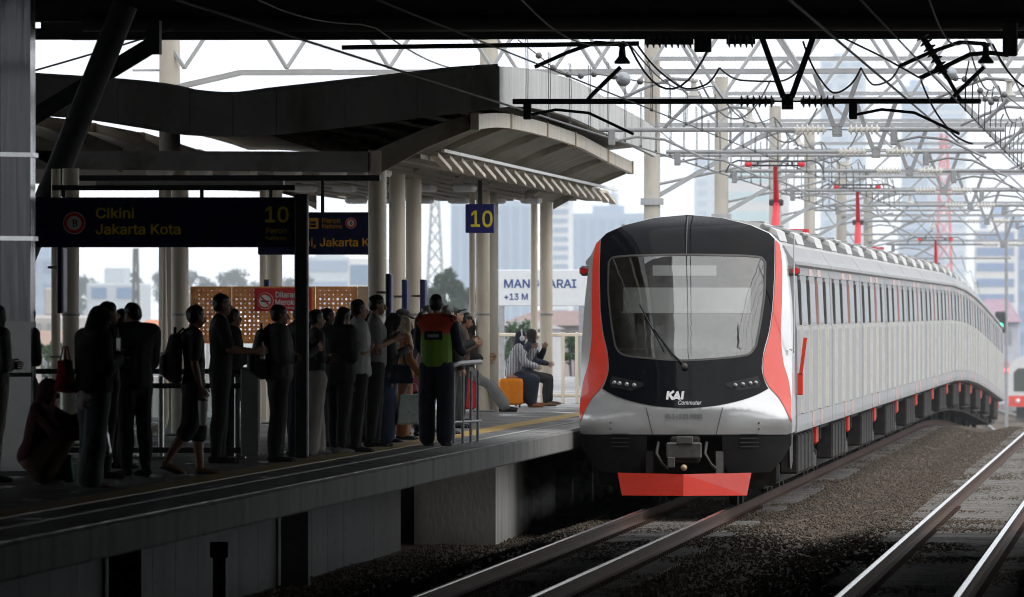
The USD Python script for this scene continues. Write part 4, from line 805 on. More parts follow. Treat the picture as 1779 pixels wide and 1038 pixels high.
# ---------------------------------------------------------------- far end of the line: signal, second train
sg_ = thing('signal_post', 'railway signal showing green beyond the silver train', 'signal', (float(at(1738, 545, 560)[0]), 560, float(drop(560))))
zs = float(at(0, 566, 560)[2] - drop(560)); part(sg_, 'post', cyl(.25, 0, -.5, zs + 5.2, .07, 10), M_galv); part(sg_, 'head', cbx(-.22, .22, -.1, .1, zs - .3, zs + .6, .05), M_black); part(sg_, 'green_lens', cyl(0, 0, 0, .05, .11, 16).apply_transform(trimesh.transformations.rotation_matrix(math.pi / 2, (1, 0, 0))).apply_translation((0, -.1, zs)), mat('green_lamp', (.05, 1, .45), .3, emit=3.0, var=0))
part(sg_, 'hood', cyl(0, 0, 0, .16, .13, 12).apply_transform(trimesh.transformations.rotation_matrix(math.pi / 2, (1, 0, 0))).apply_translation((0, -.1, zs + .32)), M_black)
sg_ = thing('signal_post', 'low railway signal showing red left of the distant train', 'signal', (float(at(1748, 545, 700)[0]), 700, float(drop(700))))
zs = float(at(0, 643, 700)[2] - drop(700)); part(sg_, 'post', cyl(0, .12, -.5, zs + .3, .05, 10), M_galv); part(sg_, 'head', cbx(-.12, .12, -.08, .08, zs - .25, zs + .45, .04), M_redp); part(sg_, 'red_lens', sph((.02, -.1, zs), .13, 2), mat('red_lamp', (1, .06, .08), .3, emit=2.5, var=0), True)
ft = thing('distant_train', 'distant white train with red band approaching at the right edge', 'train car', (float(at(1752, 545, 770)[0]) + 1.45, 770, float(drop(770))))
half = [(1.4, .7), (1.45, 1.2), (1.43, 2.6), (1.35, 3.1), (1.1, 3.45), (.6, 3.65), (0, 3.7)]
part(ft, 'body', prism_y(sym(half), 0, 18), mat('distant_white', (.6, .6, .6), .4, .2, var=.05)); part(ft, 'red_band', bx(-1.44, 1.44, -.02, 0, .72, 1.35), M_redp); part(ft, 'windscreen', prism_y([(-1.15, 1.6), (1.15, 1.6), (1.15, 2.7), (.9, 2.95), (-.9, 2.95), (-1.15, 2.7)], -.03, 0), mat('distant_glass', (.05, .06, .05), .2))
for x in (-.9, .9): part(ft, 'headlight', sph((x, -.04, 1.05), .13, 2), M_white, True)
part(ft, 'coupler', cbx(-.25, .25, -.5, 0, .45, .7, .05), mat('coupler_yellow', (.7, .4, .03), .5)); part(ft, 'bogie', bx(-1.0, 1.0, .5, 3.5, 0, .7), M_under)

# ---------------------------------------------------------------- houses, trees and city beyond
def building(lab, x0, x1, yt, Y, col, wall='band', wcol=(.1, .13, .17), base=-8.2, nf=None, roof=None, depth=25.0, cat_='building', xt=None):
    a, b = at(x0, yt, Y), at(x1, yt, Y); W, H = b[0] - a[0], a[2] - base; key = 'facade_%02d_%02d_%02d' % tuple(int(c * 99) for c in col)
    t = thing('city_building', lab, cat_, (a[0], Y, base)); part(t, 'wall', cbx(0, W, 0, depth, 0, H, .2), mat(key, col, .6, var=.06, scale=.2))
    fl = nf or int(np.clip(H / 3.6, 2, 30)); wm = mat('far_window_%02d' % int(wcol[2] * 99), wcol, .25, var=.1, scale=.5); hh = H / fl
    if wall == 'band':
        for k in range(1, fl): part(t, 'window_band', bx(W * .06, W * .94, -.15, 0, k * hh + hh * .28, k * hh + hh * .8), wm)
    elif wall == 'grid':
        nc = max(int(W / 4.5), 2)
        for c in range(nc): part(t, 'window_strip', cat(*[bx(W * (c + .2) / nc, W * (c + .8) / nc, -.15, 0, k * hh + hh * .3, k * hh + hh * .8) for k in range(1, fl)]), wm, kind='stuff')
    elif wall == 'fin':
        nc = max(int(W / 3), 3)
        for c in range(nc): part(t, 'glass_strip', bx(W * (c + .15) / nc, W * (c + .85) / nc, -.15, 0, 3, H - 2), wm)
    part(t, 'roof_plant', cbx(W * .3, W * .7, depth * .2, depth * .6, H, H + hh * .7, .1), mat(key, col))
    return t
building('blue glass block behind the number 10 sign', 783, 922, 348, 4200, (.25, .32, .42), 'fin', (.12, .2, .32))
building('white banded block between the canopy columns', 958, 989, 345, 3600, (.6, .6, .6), 'band', (.2, .27, .38), nf=17)
building('broad blue block left above the train nose', 988, 1122, 371, 4400, (.2, .28, .4), 'fin', (.12, .19, .32))
building('slim far tower left above the train nose', 1058, 1070, 336, 5200, (.3, .36, .45), 'fin')
building('pale tower left of the first pantograph', 1206, 1262, 274, 4800, (.42, .47, .52), 'grid', (.25, .33, .42))
building('pinkish green block behind the first pantograph', 1258, 1368, 292, 4500, (.5, .45, .42), 'band', (.3, .45, .45), nf=9)
building('tall pale glass tower behind the concrete masts', 1425, 1502, 105, 4600, (.42, .48, .55), 'grid', (.28, .36, .48))
building('tall blue tower right of the second pantograph', 1566, 1612, 150, 5200, (.22, .32, .48), 'fin', (.12, .22, .38))
building('tall pale tower beside the blue tower', 1612, 1678, 180, 5400, (.5, .52, .56), 'band', (.3, .36, .48))
building('low blue block behind the third pantograph', 1560, 1640, 395, 4000, (.3, .35, .45), 'band', (.15, .2, .32))
building('white and blue banded block at the right edge', 1692, 1766, 398, 2600, (.62, .6, .58), 'band', (.13, .2, .36), nf=9)
building('blue slab behind the banded block at right', 1702, 1775, 374, 3400, (.22, .3, .45), 'fin', (.13, .2, .36))
building('tall block cut by the right picture edge', 1768, 1850, 388, 2500, (.2, .28, .42), 'band', (.12, .18, .32))
building('pale low block behind the second sign', 512, 626, 446, 3000, (.42, .46, .5), 'band', (.25, .3, .38), nf=5)
building('white shop building behind the dark round column', 604, 672, 447, 1500, (.65, .65, .65), 'band', (.3, .33, .38), nf=4)
building('bluish block beside the clad pillar', 40, 100, 446, 2400, (.25, .31, .4), 'grid', (.15, .2, .3))
building('low grey block beside the clad pillar', 50, 104, 548, 900, (.36, .33, .31), 'grid', (.2, .2, .2), nf=4)
building('pale apartment block far behind the glass railing', 150, 238, 492, 1800, (.4, .43, .46), 'grid', (.25, .28, .32), nf=5)
def house(lab, x0, x1, ye, yr, Y, wall, roofc, base=-8.2):
    a, b = at(x0, ye, Y), at(x1, ye, Y); W = b[0] - a[0]; zr = float(at(0, yr, Y)[2]); t = thing('house', lab, 'house', (a[0], Y, base)); H = a[2] - base
    part(t, 'wall', bx(0, W, 0, 9, 0, H), mat('house_wall_%02d_%02d' % (int(wall[0] * 99), int(wall[2] * 99)), wall, .8, var=.12, scale=1)); rm = mat('tiles_%02d_%02d' % (int(roofc[0] * 99), int(roofc[1] * 99)), roofc, .8, var=.25, scale=4)
    e = W * .06
    v = np.array([(-e, -.6, 0), (W + e, -.6, 0), (W + e, 9.6, 0), (-e, 9.6, 0), (W * .25, 4.5, zr - a[2]), (W * .75, 4.5, zr - a[2])]) + [0, 0, H]
    part(t, 'roof', trimesh.Trimesh(v, [[0, 1, 5], [0, 5, 4], [1, 2, 5], [2, 3, 4], [2, 4, 5], [3, 0, 4], [0, 2, 1], [0, 3, 2]], process=False), rm)
    for k in range(3): part(t, 'window', bx(W * (.15 + .27 * k), W * (.3 + .27 * k), -.04, 0, H - 1.9, H - .7), M_winglass)
house('white house with orange roof left of the lit column', 215, 330, 580, 556, 560, (.7, .7, .68), (.5, .17, .08))
house('long purple brown roof under the station name board', 868, 1100, 566, 540, 750, (.35, .3, .3), (.22, .15, .14))
house('low house with grey roof behind the seated women', 850, 960, 572, 558, 620, (.5, .5, .5), (.25, .24, .25))
house('pale shed at the far right of the city', 1690, 1770, 560, 520, 1100, (.45, .45, .5), (.3, .2, .25))
house('brown roofed house behind the clad pillar', 30, 130, 600, 575, 600, (.4, .36, .33), (.26, .17, .13))
M_leaf = {}
def leafmat(c):
    k = 'leaves_%02d_%02d' % (int(c[0] * 500), int(c[1] * 500))
    if k not in M_leaf:
        M_leaf[k] = usdkit.material(stage, '/World/Looks/' + k, {'g': ('geometry', {}), 'n': ('noise_texture', {'scale': .8, 'detail': 4.0}), 'r': ('rgb_ramp', {'ramp': [(.3, tuple(x * .5 for x in c)), (.7, tuple(x * 1.5 for x in c))]}), 'd': ('diffuse_bsdf', {}), 't': ('translucent_bsdf', {}), 'm': ('mix_closure', {'fac': .25})},
            [('g.position', 'n.vector'), ('n.fac', 'r.fac'), ('r.color', 'd.color'), ('r.color', 't.color'), ('d.BSDF', 'm.closure1'), ('t.BSDF', 'm.closure2')], surface='m.closure')
    return M_leaf[k]
M_bark = mat('bark', (.09, .07, .055), .9, var=.3)
def tree(lab, px, yt, Y, w_px, base, c, n=1500, seed=1, leaf=.22):
    r_ = np.random.default_rng(seed); s = FPX / Y; top = at(px, yt, Y); H = top[2] - base; R = w_px / s / 2; t = thing('broadleaf_tree', lab, 'tree', (top[0], Y, base))
    Hc = min(H * .75, 2.2 * R * 1.2)
    part(t, 'trunk', tube([(0, 0, 0), (.05 * R, 0, H * .4), (0, 0, H * .8)], [R * .09 + .08, R * .07 + .06, .04], 8), M_bark)
    cl = np.array([(r_.normal(0, .45) * R, r_.normal(0, .45) * R, H - Hc * (.12 + .75 * r_.random())) for _ in range(16)] + [(0, 0, H - Hc * .22)])
    rr = R * (.28 + .25 * r_.random(len(cl)))
    for q_ in cl[::4]: part(t, 'limb', rod((0, 0, H * .45), q_, .03 + .02 * R, 5), M_bark)
    k = r_.integers(0, len(cl), n); d = r_.standard_normal((n, 3)); d /= np.linalg.norm(d, axis=1, keepdims=True)
    P3 = cl[k] + d * rr[k][:, None] * (.55 + .5 * r_.random((n, 1))); P3[:, 2] = np.minimum(P3[:, 2], H)
    u = r_.standard_normal((n, 3)); u /= np.linalg.norm(u, axis=1, keepdims=True); v_ = np.cross(u, d); v_ /= np.linalg.norm(v_, axis=1, keepdims=True) + 1e-9
    L = leaf * R * (.5 + r_.random((n, 1))) * .5
    V = np.stack([P3 - u * L, P3 + v_ * L * .6, P3 + u * L, P3 - v_ * L * .6], 1).reshape(-1, 3); i4 = np.arange(n)[:, None] * 4
    part(t, 'crown', trimesh.Trimesh(V, np.vstack([i4 + [0, 1, 2], i4 + [0, 2, 3]]), process=False), leafmat(c), kind='stuff')
tree('dark green tree left of the downpipe behind the guard', 765, 466, 900, 74, -8.2, (.035, .06, .03), 2600, 3)
tree('lower green tree right of the dark green one', 795, 478, 1000, 60, -8.2, (.04, .07, .035), 2000, 4)
for k, (px, yt, w_) in enumerate(((140, 478, 70), (215, 470, 80), (300, 466, 70), (360, 482, 60), (400, 466, 64), (440, 488, 60), (500, 475, 70))):
    tree(('round bluish tree', 'broad bluish tree', 'dense bluish tree', 'small bluish tree', 'tall bluish tree', 'low bluish tree', 'wide bluish tree')[k] + (' far beside the clad pillar', ' far left of the orange roofed house', ' far behind the lit left column', ' far above the screen left end', ' far above the perforated screen', ' far above the no smoking sign', ' far below the second sign')[k], px, yt, 2300 + 60 * k, w_, -8.2, (.03, .05, .03), 1500, 20 + k)
for k, (px, yt, Y, w_) in enumerate(((895, 552, 500, 60), (1000, 575, 420, 46), (240, 600, 420, 44), (90, 590, 480, 50))):
    tree(('leafy green bush behind the seated women', 'green bush behind the cream fence by the train', 'small green bush by the white house', 'green bush beside the grey block')[k], px, yt, Y, w_, -5.0, (.045, .085, .03), 1200, 40 + k)
def lattice_tower(lab, px, yt, Y, w_px, m, base=-8.2):
    p = at(px, yt, Y); s = FPX / Y; H = p[2] - base; w_ = w_px / s / 2; t = thing('lattice_tower', lab, 'lattice tower', (p[0], Y, base)); n = 12
    f = lambda z: w_ * (1 - .75 * z / H); r_ = .012 * H ** .5
    for a in (-1, 1):
        for b in (-1, 1): part(t, 'leg', beam((a * w_, b * w_, 0), (a * w_ * .25, b * w_ * .25, H), r_ * 3, r_ * 3), m)
    for k in range(n):
        z0, z1 = H * k / n, H * (k + 1) / n
        for b in (-1, 1): part(t, 'brace', beam((-f(z0), b * f(z0), z0), (f(z1), b * f(z1), z1), r_ * 2, r_ * 2), m); part(t, 'brace', beam((f(z0), b * f(z0), z0), (-f(z1), b * f(z1), z1), r_ * 2, r_ * 2), m)
lattice_tower('pale lattice mast left of the number 10 sign', 756, 340, 1700, 46, M_galv)
lattice_tower('red lattice mast behind the third pantograph', 1640, 232, 1900, 40, M_redp)
lattice_tower('small dark lattice mast far behind the glass railing', 236, 432, 900, 20, M_wgrey)

# ---------------------------------------------------------------- the air
part(None, 'haze', bx(-6200, 6200, -3200, 9700, -10.0, 240.0), None, kind='stuff')
usdkit.material(stage, '/World/Looks/haze', {'v': ('principled_volume', {'color': (.88, .94, 1.0), 'density': 0.00015, 'anisotropy': 0.1})}, volume='v.volume')
UsdShade.MaterialBindingAPI.Apply(stage.GetPrimAtPath('/World/haze')).Bind(UsdShade.Material.Get(stage, '/World/Looks/haze'))
stage.GetPrimAtPath('/World/haze').SetCustomDataByKey('label', 'pale bluish haze over the city and tracks')

# ---------------------------------------------------------------- people and what they carry
SKIN = mat('skin_brown', (.3, .16, .1), .5, var=.08, scale=12); SKIN2 = mat('skin_light_brown', (.38, .22, .15), .5, var=.08, scale=12)
HAIR = mat('black_hair', (.012, .01, .009), .45, var=.3, scale=60, stretch=(1, 1, .2)); EYE = mat('eye', (.02, .015, .01), .15)
def cloth(n, c, v=.15, **k): return mat('cloth_' + n, c, .85, var=v, scale=k.pop('scale', 7), bump=.25, bscale=k.pop('bscale', 60), **k)
C_black = cloth('black', (.016, .016, .018)); C_navy = cloth('navy', (.018, .022, .04)); C_dgrey = cloth('dark_grey', (.05, .05, .052)); C_grey = cloth('grey', (.2, .2, .2)); C_lgrey = cloth('pale_grey', (.42, .42, .42)); C_white = cloth('white', (.62, .63, .64))
C_maroon = cloth('maroon', (.13, .03, .04)); C_brown = cloth('brown', (.12, .07, .045)); C_sage = cloth('grey_green', (.1, .13, .13)); C_beige = cloth('beige', (.5, .42, .3)); C_red = cloth('red', (.5, .02, .03)); C_rust = cloth('rust', (.25, .1, .035)); C_denim = cloth('denim', (.05, .07, .12)); C_pink = cloth('pink', (.6, .12, .22))
C_floral = cloth('floral', (.5, .48, .46), dirt=(.2, .12, .12), dscale=22, dlim=(.5, .58)); C_greywide = cloth('stone', (.3, .28, .26))
C_green = cloth('green', (.02, .16, .09)); C_mint = cloth('mint', (.55, .66, .62), dirt=(.5, .25, .28), dscale=14, dlim=(.58, .66))
usdkit.material(stage, '/World/Looks/striped_cloth', {'g': ('texture_coordinate', {}), 'w': ('wave_texture', {'wave_type': 'bands', 'bands_direction': 'x', 'scale': 12.0, 'distortion': .15, 'detail': 1.0}), 'r': ('rgb_ramp', {'ramp': [(.45, (.05, .055, .09)), (.55, (.66, .66, .68))]}), 'p': ('principled_bsdf', {'roughness': .85})}, [('g.object', 'w.vector'), ('w.fac', 'r.fac'), ('r.color', 'p.base_color')], surface='p.BSDF')
C_strip = UsdShade.Material.Get(stage, '/World/Looks/striped_cloth')
C_orange = mat('vest_orange', (.5, .055, .018), .7, var=.08); C_lime = mat('vest_lime', (.16, .32, .02), .7, var=.08)
_ico = trimesh.creation.icosphere(1, 1.0).vertices; _ico0 = trimesh.creation.icosphere(0, 1.0).vertices
def blob(*cr, low=False):
    "hull of spheres or ellipsoids: (centre, radius or radii)"
    return m3.Manifold.hull_points(np.vstack([np.asarray(c, float) + (_ico0 if low else _ico) * np.asarray(r, float) for c, r in cr]))
def union(ms): return m3.Manifold.batch_boolean(ms, m3.OpType.Add)
def soften(M, L=.035, it=8, wr=0.0, seed=0, freq=9):
    m = mm(M.refine_to_length(L)); m = trimesh.Trimesh(m.vertices, m.faces, process=True); trimesh.smoothing.filter_taubin(m, iterations=it)
    if wr: m.vertices += m.vertex_normals * (wr * 2 * (meshkit.fbm(m.vertices * [freq, freq, freq * .6] + seed, 3) - .5))[:, None]
    return m
def dvec(th, ph=0): return np.array([math.sin(math.radians(th)) * math.cos(math.radians(ph)), math.sin(math.radians(ph)), -math.cos(math.radians(th)) * math.cos(math.radians(ph))])
STAND = dict(legs=((2, 4), (-3, 2)), arms=((8, 4, 12), (5, 4, 12)), lean=0, head=(0, 0), spread=0, inw=0)
PHONE = dict(STAND, arms=((2, 3, 112), (6, 3, 106)), head=(22, 0), inw=32)
FOLD = dict(STAND, arms=((2, 3, 84), (4, 3, 88)), inw=56)
def person(lab, px, Y, H, face, pose=STAND, top=C_black, legs=C_black, shoes=C_black, long=True, hijab=None, hair=True, skirt=None, hem=None, wide=0.0, female=False, shorts=False, skin=SKIN, mask=False, dz=0.0, coat=0.0, flare=0.0, x=None, vest=False, cap=None, z=PZ, fat=1.0, longhair=False, sandals=False):
    k = H / 1.7; X_ = float(at(px, 545, Y)[0]) if x is None else x; sw = (.155 if female else .18)
    P = dict(STAND, **pose); lean = math.radians(P['lean']); cl, sl = math.cos(lean), math.sin(lean)
    tor = lambda v: np.array([v[0] * cl + v[2] * sl, v[1], -v[0] * sl + v[2] * cl])
    pel = np.zeros(3); waist, chest, neckb = tor((.01, 0, .14)), tor((0, 0, .36)), tor((-.015, 0, .52))
    hp_, hy = P['head']; hd_dir = np.array([math.sin(lean * .6 + math.radians(hp_)) * 1, 0, math.cos(lean * .6 + math.radians(hp_))]); headc = neckb + np.array([.035, 0, .0]) + hd_dir * .145
    a, b = math.radians(hy), lean * .5 + math.radians(hp_)
    Rz = np.array([[math.cos(a), -math.sin(a), 0], [math.sin(a), math.cos(a), 0], [0, 0, 1]]); Ry = np.array([[math.cos(b), 0, math.sin(b)], [0, 1, 0], [-math.sin(b), 0, math.cos(b)]]); RH = Rz @ Ry
    hd = lambda v: headc + RH @ np.array(v, float)
    J = []; feet = []
    for sd_, (th, kb) in zip((1, -1), P['legs']):
        hip = np.array([0, sd_ * .088, -.05]); kn = hip + dvec(th, sd_ * P['spread']) * .42; an = kn + dvec(th - kb, 0) * .41; J.append((hip, kn, an)); fa = P.get('feet', (0, 0))[0 if sd_ > 0 else 1]; c, s_ = math.cos(math.radians(fa)), math.sin(math.radians(fa)); feet.append((an, np.array([c, 0, s_])))
    low = min(min(an[2] - .075, (an + d * .17)[2] - .06) for an, d in feet)
    A = []
    for sd_, (th, ab, eb) in zip((1, -1), P['arms']):
        sh = tor((-.01, sd_ * sw, .475)); el = sh + dvec(th, sd_ * ab) * .285; inw = P['inw'] if eb > 40 else 0; wr = el + dvec(th + eb, -sd_ * inw) * .25; A.append((sh, el, wr, dvec(th + eb + 8, -sd_ * inw * .8)))
    f_ = fat
    # one continuous body
    bones = [blob((pel, (.1, .14, .1)), (waist, (.09, .125, .08))), blob((waist, (.09, .125, .08)), (chest, (.1, .15, .1))), blob((chest, (.1, .15, .1)), (neckb + [0, 0, -.04], (.06, .1, .05))), blob((neckb, .052), (hd((-.02, 0, -.06)), .05))]
    bones += [blob((hd((-.012, 0, .03)), (.092, .074, .092)), (hd((.03, 0, -.06)), (.05, .052, .05)), (hd((.04, 0, -.085)), (.035, .032, .03))), blob((hd((.088, 0, -.0)), .012), (hd((.1, 0, -.035)), .016), (hd((.08, 0, -.045)), (.014, .022, .012)), low=True), blob((hd((.07, -.02, -.07)), (.02, .01, .008)), (hd((.07, .02, -.07)), (.02, .01, .008)), low=True)]
    for s_ in (1, -1): bones.append(blob((hd((-.005, s_ * .078, -.01)), (.02, .01, .034)), (hd((-.012, s_ * .082, .01)), (.014, .008, .018)), low=True))
    for hip, kn, an in J: bones += [blob((hip, .085), (kn, .056)), blob((kn, .056), (kn * .65 + an * .35 + [-.015, 0, 0], .056), (an, .038))]
    for (an, d) in feet: bones.append(blob((an + [-.03, 0, -.035], .035), (an + d * .12 + [0, 0, -.05], (.04, .042, .025)), (an + d * .19 + [0, 0, -.055], (.025, .035, .018))))
    for sh, el, wr, hdir in A: bones += [blob((sh, .056), (el, .042)), blob((el, .042), (el * .6 + wr * .4, .043), (wr, .028))]
    body = mm(union(bones).refine_to_length(.05)); body = trimesh.Trimesh(body.vertices, body.faces, process=True); trimesh.smoothing.filter_taubin(body, iterations=5)
    hands = []
    for sd_, (sh, el, wr, hdir) in zip((1, -1), A):
        side = np.cross(hdir, [0, sd_, 0.0]); nrm = np.linalg.norm(side); side = side / nrm if nrm > .2 else np.array([1.0, 0, 0]); inn = np.array([0, -sd_, 0.0])
        pb = wr + hdir * .085; hands.append(blob((wr, .026), (pb + side * .028, .014), (pb - side * .028, .014), low=True))
        for q_, ln in zip((-.033, -.011, .011, .032), (.062, .078, .084, .074)):
            r0 = pb + side * q_ - hdir * .01; k1 = r0 + hdir * ln * .5; k2 = k1 + (hdir * .75 + inn * .6) * ln * .5; hands += [blob((r0, .0105), (k1, .0095), low=True), blob((k1, .0095), (k2, .0078), low=True)]
        t0 = wr + hdir * .035 + side * .028; t1 = t0 + hdir * .035 + side * .03; hands += [blob((t0, .013), (t1, .0105), low=True), blob((t1, .0105), (t1 + hdir * .035 + inn * .012, .009), low=True)]
    try:
        bm = m3.Manifold(m3.Mesh(np.asarray(body.vertices, np.float32), np.asarray(body.faces, np.uint32)))
        bodym = mm(union([bm] + hands)) if bm.num_tri() > 0 else cat(body, *[mm(h) for h in hands])
    except Exception: bodym = cat(body, *[mm(h) for h in hands])
    t = thing('person', lab, 'person', (X_, Y, z - low * k + dz), face)
    sc_ = lambda m: (m.apply_scale(k), m)[1]
    part(t, 'body', sc_(bodym), skin, 50)
    for s_ in (1, -1): part(t, 'eye', sc_(sph(hd((.079, s_ * .03, .0)), .007, 1)), EYE)
    # clothes
    g = .016 + coat
    tb = [blob((pel + [0, 0, .0], np.array((.105, .145, .08)) * f_ + g), (waist, np.array((.095, .13, .08)) * f_ + g)), blob((waist, np.array((.095, .13, .08)) * f_ + g), (chest, np.array((.105, .155, .1)) * f_ + g)), blob((chest, np.array((.105, .155, .1)) * f_ + g), (A[0][0], .06 + g), (A[1][0], .06 + g)), blob((A[0][0], .05 + g), (A[1][0], .05 + g), (neckb, .055 + g * .4))]
    if hem: tb.append(blob((pel, np.array((.115, .15, .08)) * f_ + g), (pel + [0, 0, -hem], np.array((.13, .165, .03)) + g)))
    for sh, el, wr, _ in A:
        if long: tb += [blob((sh, .056 + g), (el, .046 + g)), blob((el, .046 + g), (wr, .034 + g))]
        else: tb += [blob((sh, .06 + g), (sh * .25 + el * .75, .052 + g))]
    if not vest: part(t, 'top', sc_(soften(union(tb), .04, 6, .010, px)), top, 50)
    else:
        part(t, 'shirt', sc_(soften(union([blob((sh, .06 + g), (el, .05 + g)) for sh, el, _, _ in A] + [blob((el, .046 + g), (wr, .038 + g)) for _, el, wr, _ in A]), .04, 6, .006)), top, 50)
        vm = soften(union(tb[:4] + [blob((pel + [0, 0, -.03], (.145, .185, .03)), (waist, (.125, .165, .06)), (chest, (.14, .19, .1)))]), .03, 4, .006); c_ = vm.triangles_center[:, 2]
        for n_, m_, sel in (('vest_shoulders', C_orange, c_ > .33), ('vest_body', C_lime, c_ <= .33)):
            q_ = trimesh.Trimesh(vm.vertices, vm.faces[sel], process=False); q_.remove_unreferenced_vertices(); part(t, n_, sc_(q_), m_, 50)
        part(t, 'back_patch', sc_(prism_x([(-.11, .26), (.1, .26), (.1, .36), (-.11, .36)], -.155, -.14)), C_navy); part(t, 'reflective_band', sc_(prism_x([(-.07, .29), (.06, .29), (.06, .325), (-.07, .325)], -.16, -.155)), C_lgrey)
    if skirt is not None:
        zl = skirt; tops = blob((pel + [0, 0, .02], (.13, .16, .06))); am = [np.array([an[0] * .9, an[1] * 1.1, an[2] + zl]) for _, _, an in J]
        part(t, 'skirt', sc_(soften(m3.Manifold.hull_points(np.vstack([mm(tops).vertices] + [_ico * (.085 + flare) + p for p in am] + [_ico * .1 + (kn * [1, .9, 1]) for _, kn, _ in J])), .045, 4, .018, px, 7)), legs, 50)
    else:
        tr = [blob((pel, (.125, .165, .11)), (pel + [0, 0, -.09], (.115, .16, .08)))]
        for hip, kn, an in J:
            end = kn * .7 + an * .3 if shorts else an + [0, 0, .02]
            tr += [blob((hip, .11 + wide * .5), (kn, .08 + wide))]
            tr.append(blob((kn, .072 + wide), (kn * .8 + an * .2, .074 + wide)) if shorts else blob((kn, .08 + wide), (kn * .6 + an * .4 + [-.012, 0, 0], .076 + wide), (end, .06 + wide + flare)))
        part(t, 'shorts' if shorts else 'trousers', sc_(soften(union(tr), .04, 5, .012, px + 3)), legs, 50)
    for an, d in feet:
        if sandals: part(t, 'sandal', sc_(mm(blob((an + [-.05, 0, -.075], (.03, .036, .012)), (an + d * .2 + [0, 0, -.075], (.04, .045, .012))))), shoes)
        else: part(t, 'shoe', sc_(soften(blob((an + [-.04, 0, -.04], (.045, .042, .04)), (an + d * .13 + [0, 0, -.05], (.05, .05, .03)), (an + d * .18 + [0, 0, -.056], (.03, .04, .022))), .05, 2)), shoes, 50)
    if hijab is not None:
        hj = [blob((hd((-.03, 0, .035)), (.105, .09, .1)), (hd((-.045, 0, -.06)), (.085, .085, .08))), blob((hd((-.045, 0, -.05)), (.085, .085, .08)), (hd((.0, 0, -.13)), (.08, .075, .04)), (neckb + [0, 0, -.03], (.11, sw * .8, .06)), (chest + [.0, 0, -.02], (.13, .15, .06)))]
        for s_ in (1, -1): hj.append(blob((hd((.02, s_ * .07, .05)), (.04, .025, .05)), (hd((.02, s_ * .07, -.07)), (.045, .025, .05)), (hd((.0, 0, .09)), (.06, .05, .03))))
        part(t, 'headscarf', sc_(soften(union(hj), .035, 5, .008, px)), hijab, 50)
    elif hair:
        hr = [blob((hd((-.022, 0, .045)), (.098, .083, .082)), (hd((-.045, 0, -.02)), (.062, .078, .06)))]
        if longhair: hr.append(blob((hd((-.05, 0, 0)), (.06, .08, .07)), (tor((-.11, 0, .4)), (.04, .09, .05))))
        part(t, 'hair', sc_(soften(union(hr), .03, 3, .012, px, 26)), HAIR, 50)
    if cap is not None: part(t, 'cap', sc_(mm(union([blob((hd((-.015, 0, .07)), (.1, .085, .06))), blob((hd((.06, 0, .06)), (.04, .07, .012)), (hd((.15, 0, .05)), (.03, .055, .008)))]))), cap, 40)
    if mask: part(t, 'face_mask', sc_(mm(blob((hd((.075, 0, -.045)), (.03, .05, .035)), (hd((.05, 0, -.075)), (.04, .05, .03))))), C_white, True)
    loc = np.array([X_, Y, z - low * k + dz]); r_ = math.radians(face); M_ = np.array([[math.cos(r_), -math.sin(r_), 0], [math.sin(r_), math.cos(r_), 0], [0, 0, 1]])
    W_ = lambda v: loc + M_ @ (np.asarray(v, float) * k)
    return dict(hand=[W_(wr + hd_ * .09) for _, _, wr, hd_ in A], sh=[W_(sh) for sh, *_ in A], chest=W_(chest), pel=W_(pel), W=W_, head=W_(headc), hd=lambda v: W_(hd(v)), face=face, k=k, R=M_)
def carried(name, lab, cat_, p, face, build, grp=None):
    t = thing(name, lab, cat_, p, face, grp); build(t); return t
def backpack(lab, who, m=C_black, w=.15, h=.23, off=0.0):
    def b(t):
        part(t, 'pack', soften(blob(((-.03, -w + .04, -h), .05), ((-.03, w - .04, -h), .05), ((-.03, -w + .05, h - .06), .045), ((-.03, w - .05, h - .06), .045), ((-.11, 0, -h + .08), (.06, w * .7, .08))), .04, 4, .01), m, 50)
        part(t, 'pocket', soften(blob(((-.15, -.07, -h + .06), .03), ((-.15, .07, -h + .06), .03), ((-.14, -.06, -.02), .03), ((-.14, .06, -.02), .03)), .05, 3), m, 50)
        for s_ in (1, -1): part(t, 'strap', tube([(-.02, s_ * .1, h - .06), (.07, s_ * .11, h + .03), (.2, s_ * .12, h - .1), (.21, s_ * .13, -.05), (.06, s_ * .15, -h + .05)], .016, 8), m, True)
        part(t, 'handle', tube([(-.03, -.03, h - .02), (-.03, -.025, h + .04), (-.03, .025, h + .04), (-.03, .03, h - .02)], .009, 6), m, True)
    return carried('backpack', lab, 'backpack', who['W']((-.16 + off, 0, .27)), who['face'], b)
def tote(name, lab, p, face, m, w, h, d=.05, handles=True, hm=None):
    "soft bag hanging below p"
    def b(t):
        M = blob(((-w * .42, -d, -.16), .012), ((w * .42, -d, -.16), .012), ((-w * .42, d, -.16), .012), ((w * .42, d, -.16), .012), ((-w * .5, -d * 1.4, -.14 - h), .03), ((w * .5, -d * 1.4, -.14 - h), .03), ((w * .5, d * 1.4, -.14 - h), .03), ((-w * .5, d * 1.4, -.14 - h), .03))
        part(t, 'sack', soften(M, .03, 4, .022, w * 50, 12), m, 50)
        if handles:
            for s_ in (1, -1): part(t, 'handle', tube([(-w * .3, s_ * d, -.17), (-w * .12, s_ * .01, -.02), (w * .12, s_ * .01, -.02), (w * .3, s_ * d, -.17)], .008, 6), hm or m, True)
    return carried(name, lab, 'bag', p, face, b)
def phone(lab, p, face):
    carried('phone', lab, 'phone', p, face, lambda t: (part(t, 'case', cbx(-.008, .004, -.038, .038, -.01, .14, .006), M_black), part(t, 'screen', bx(-.0095, -.008, -.034, .034, -.004, .134), mat('phone_screen', (.25, .3, .35), .1, var=.1))))
Yf = lambda s: FPX / s
